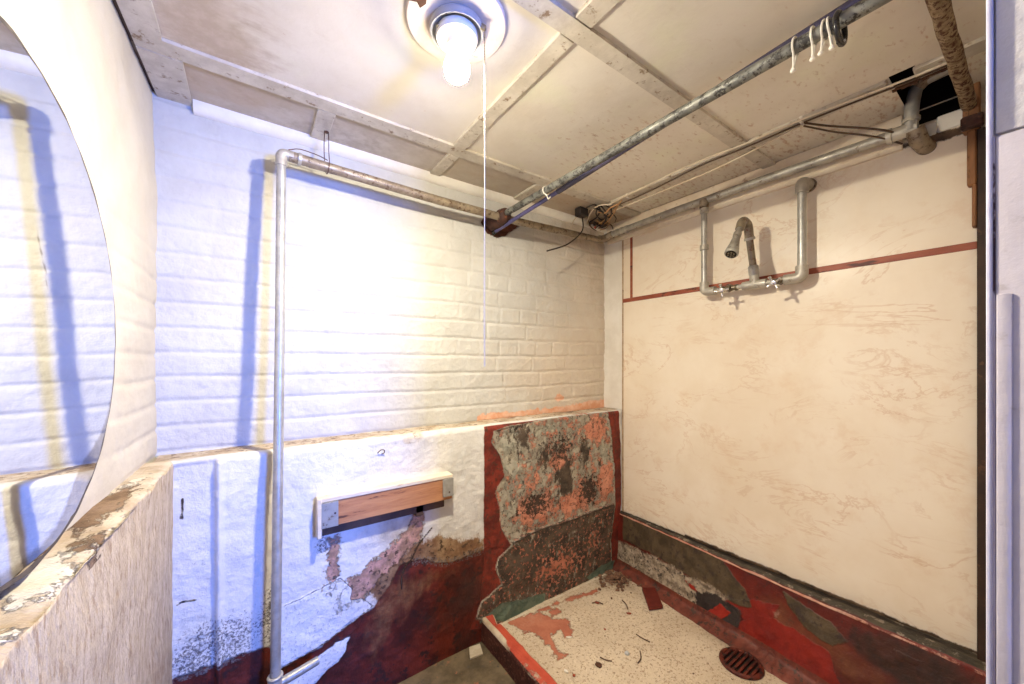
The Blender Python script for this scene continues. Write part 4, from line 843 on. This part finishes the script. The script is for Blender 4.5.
# wire hanger on the pipe
hg = thing('pipe_hanger', (.205, 1.37, .70), 'thin wire hanger holding the pipe under the ceiling by the brick wall', 'pipe hanger')
px_ = .212; MB().tube(spline([(px_ - .006, 1.40, ZC - .008), (px_ - .007, 1.405, .72), (px_ - .004, 1.404, .65), (px_, 1.388, .627), (px_ + .003, 1.3665, .648), (px_ + .004, 1.38, .70), (px_ + .006, 1.40, ZC - .008)], 6), .0014, 8).build('wire', M['hook'], hg)
MB().tube(spline([(.098, 1.364, .660), (.13, 1.364, .672), (.18, 1.370, .672), (px_, 1.380, .669)], 5), .0016, 8).build('tie_wire', M['hook'], hg)
MB().lathe([(.001, .004), (.005, .003), (.005, -.003), (.001, -.004)], (px_, 1.40, ZC - .012), 10).build('screw', M['hook'], hg)

# ---- sawn timber bracket on the lower wall
wbk = thing('wooden_bracket', (.41, YL, -.57), 'unpainted timber box bracket with grey corner plates on the peeling lower wall', 'bracket')
MB().box((.180, 1.328, -.459), (.648, YL + .004, -.445), .002).build('top_rail', M['woodpaint'], wbk)
MB().box((.206, 1.331, -.541), (.646, 1.347, -.459), .0015).build('front_board', M['wood'], wbk)
MB().box((.174, 1.326, -.572), (.188, YL + .004, -.4455), .002).build('end_board', M['woodpaint'], wbk)
MB().box((.188, 1.345, -.572), (.62, 1.364, -.543), .002).build('lower_rail', M['woodshade'], wbk)
MB().box((.630, 1.347, -.548), (.648, YL + .004, -.459), .002).build('end_board', M['wood'], wbk)
p1 = MB().box((.186, 1.3255, -.541), (.236, 1.331, -.4595), .0008).build('corner_plate', M['plate'], wbk)
p2 = MB().box((.606, 1.3255, -.528), (.650, 1.331, -.4595), .0008).build('corner_plate', M['plate'], wbk)
for (x, z), q in (((.226, -.498), p1), ((.632, -.512), p2)): MB().tube([(x, 1.3262, z), (x, 1.3245, z)], .0032, 10).build('nail_head', M['hook'], q)
MB().box((.505, 1.345, -.585), (.535, YL + .004, -.545), .002).build('cleat', M['woodshade'], wbk)

# ---- small things
hk = thing('wall_hook', tuple(onY(381, 452, YL)), 'tiny bent wire hook in the white lower wall above the timber bracket', 'hook')
p = onY(381, 452, YL - .004); MB().tube(spline([p + np.array(q) for q in ((-.012, .006, -.006), (-.008, -.006, .004), (0, -.010, .010), (.010, -.008, .006), (.010, -.003, -.004), (.002, .004, -.008), (-.010, .006, -.007))], 5), .0016, 8).build('bent_wire', M['hook'], hk)
def slab_px(name, L, z, h, m, lab, cat, grp=None):
    P = [tuple(onZ(u, v, z)[:2]) for u, v in L]; o = MB().prism(P, z - .0005, z + h)
    bm = None; ob = o.build(name, M[m], None, True, 30); bv = ob.modifiers.new('bevel', 'BEVEL'); bv.width = min(.002, h * .3); bv.segments = 2; return tag(ob, lab, cat, grp)
slab_px('brick_chip', [(642, 588), (656, 589), (664, 611), (649, 614)], ZT + .012, .004, 'brickchip', 'dark red brick-like block lying on the shower base by the kerb', 'brick chip')
bc = bpy.data.objects['brick_chip']; bpy.data.objects.remove(bc)
bq_ = [tuple(onZ(u, v, ZT + .016)[:2]) for u, v in ((642, 588), (655, 588), (663, 606), (649, 608))]
ob = MB().prism(bq_, ZT + .0035, ZT + .020).build('brick_chip', M['brickchip'], None, True, 30); bv = ob.modifiers.new('bevel', 'BEVEL'); bv.width = .002; bv.segments = 2; tag(ob, 'dark red block lying on the shower base close to the right kerb', 'brick chip')
slab_px('tile_chip', [(469, 649), (480, 645), (483, 655), (470, 660)], ZF, .008, 'tilechip', 'small square cream tile chip on the lower floor beside the red kerb', 'tile chip')
# drain
dc = onZ(741, 664, ZT); dr = thing('floor_drain', (dc[0], dc[1], ZT), 'round rusty red drain grating at the foot of the right kerb', 'drain')
MB().torus((dc[0], dc[1], ZT + .004), .066, .008, 'z', 40, 10, 1).build('frame_ring', M['drain'], dr)
MB().lathe([(.064, -.012), (.064, -.004), (.0, -.004)], (dc[0], dc[1], ZT + .006), 32, False).build('sump', M['dark'], dr)
for k in range(7):
    q = -.051 + k * .017; L_ = math.sqrt(.064 ** 2 - q * q); MB().box((dc[0] - L_, dc[1] + q - .0045, ZT + .002), (dc[0] + L_, dc[1] + q + .0045, ZT + .012), .0025, seg=2).build('grate_bar', M['drain'], dr)
# litter
def litter(name, u, v, w, l, ang, m, lab, cat, grp=None, h=.002, n=7):
    c = onZ(u, v, ZT)[:2]; P = []
    for k in range(n):
        a = 2 * math.pi * k / n; r = random.uniform(.7, 1.05); x, y = w * r * math.cos(a), l * r * math.sin(a); P.append((c[0] + x * math.cos(ang) - y * math.sin(ang), c[1] + x * math.sin(ang) + y * math.cos(ang)))
    return tag(MB().prism(P, ZT + .001, ZT + .003 + h).build(name, M[m], None, False), lab, cat, grp)
litter('dead_leaf', 599, 666, .013, .016, .4, 'leaf', 'dark brown dead leaf scrap in the middle of the shower base', 'leaf', None, .004)
litter('paint_chip', 569, 638, .006, .016, 1.0, 'flakew', 'white paint chip beside the red paint patch on the shower base', 'paint chip')
litter('paint_chip', 566, 672, .006, .010, .3, 'flakew', 'white paint chip near the inner side of the red kerb', 'paint chip')
for (u, v, w, l, a, lab) in ((629, 614, .006, .014, .9, 'red paint chip in front of the dark red block'), (605, 630, .004, .005, .2, 'tiny red paint chip at the centre of the shower base'), (597, 603, .007, .012, .5, 'red paint chip near the back wall of the shower base'),
                            (574, 676, .005, .006, .5, 'tiny red paint chip at the front of the shower base')):
    litter('paint_chip', u, v, w, l, a, 'flaker', lab, 'paint chip')
for L, lab in (([(600, 657), (606, 660), (612, 661)], 'thin brown twig left of the pale pebble'), ([(636, 634), (642, 638), (650, 642)], 'thin brown twig right of the centre of the shower base'), ([(640, 651), (641, 658), (638, 663)], 'forked brown twig near the pale pebble'),
               ([(592, 603), (598, 602), (603, 604)], 'dark twig lying near the back wall of the shower base'), ([(622, 600), (626, 604), (628, 609)], 'dark twig left of the dark red block')):
    tag(MB().tube(spline([onZ(u, v, ZT + .004) for u, v in L], 4), [.0022] * 9, 6).build('twig', M['twig']), lab, 'twig')
pb_ = onZ(627, 654, ZT); tag(MB().lathe([(.001, .010), (.007, .008), (.010, .003), (.008, -.001), (.001, -.001)], tuple(pb_), 12).build('pebble', simple('pale pebble', (.5, .5, .5), (.42, .43, .44), 30, .7)), 'pale grey pebble on the shower base', 'pebble')
cr_ = MB(); c0 = onZ(612, 578, ZT)
for k in range(230):
    r = abs(random.gauss(0, .06)); a = random.uniform(0, 2 * math.pi); x, y = c0[0] + .01 + r * math.cos(a), min(c0[1] - .02 + r * math.sin(a), 1.362)
    s_ = random.uniform(.002, .0105); hgt = max(0, .02 - r * .3); z = ZT + random.uniform(.001, .003 + hgt)
    cr_.box((x - s_, y - s_ * .8, z - s_ * .5), (x + s_, y + s_ * .8, z + s_ * .5), s_ * .3, Matrix.Rotation(random.uniform(0, 3), 3, 'Z') @ Matrix.Rotation(random.uniform(-.6, .6), 3, 'X'))
tag(cr_.build('plaster_crumbs', M['crumbs'], None, False), 'heap of brown plaster crumbs in the back corner of the shower base', 'debris', None, 'stuff')

# ================================================================== LIGHT
w = bpy.data.worlds.new('World'); C.world = w; w.use_nodes = True
w.node_tree.nodes['Background'].inputs[0].default_value = (1.0, .80, .58, 1); w.node_tree.nodes['Background'].inputs[1].default_value = .16
la = bpy.data.lights.new('daylight', 'AREA'); la.shape = 'RECTANGLE'; la.size = .30; la.size_y = .42; la.color = (.045, .21, 1.0); la.energy = 120
lo = bpy.data.objects.new('daylight_from_the_hall', la); COL.objects.link(lo); lo.location = (.76, -1.5, E - .05)
tgt = Vector((.25, 1.37, E - .25)); lo.rotation_euler = (tgt - lo.location).to_track_quat('-Z', 'Y').to_euler()

# ================================================================== CAMERA
cd = bpy.data.cameras.new('camera'); cam = bpy.data.objects.new('camera', cd); COL.objects.link(cam); C.camera = cam
cam.location = (0, 0, E); cam.rotation_euler = (math.radians(90), 0, -YAW); cd.sensor_width = 36; cd.lens = FP / 1024 * 36; cd.shift_y = 18 / 1024; cd.clip_start = .005
for o in bpy.data.objects:
    if '_o' in o: del o['_o']
vs = C.view_settings; vs.view_transform = 'Standard'; vs.look = 'None'; vs.gamma = 1; vs.exposure = 0; vs.use_curve_mapping = False
C.cycles.use_denoising = True; C.cycles.max_bounces = 12; C.cycles.diffuse_bounces = 8; C.cycles.glossy_bounces = 6; C.cycles.caustics_reflective = False
try: C.cycles.denoiser = 'OPENIMAGEDENOISE'
except Exception: pass
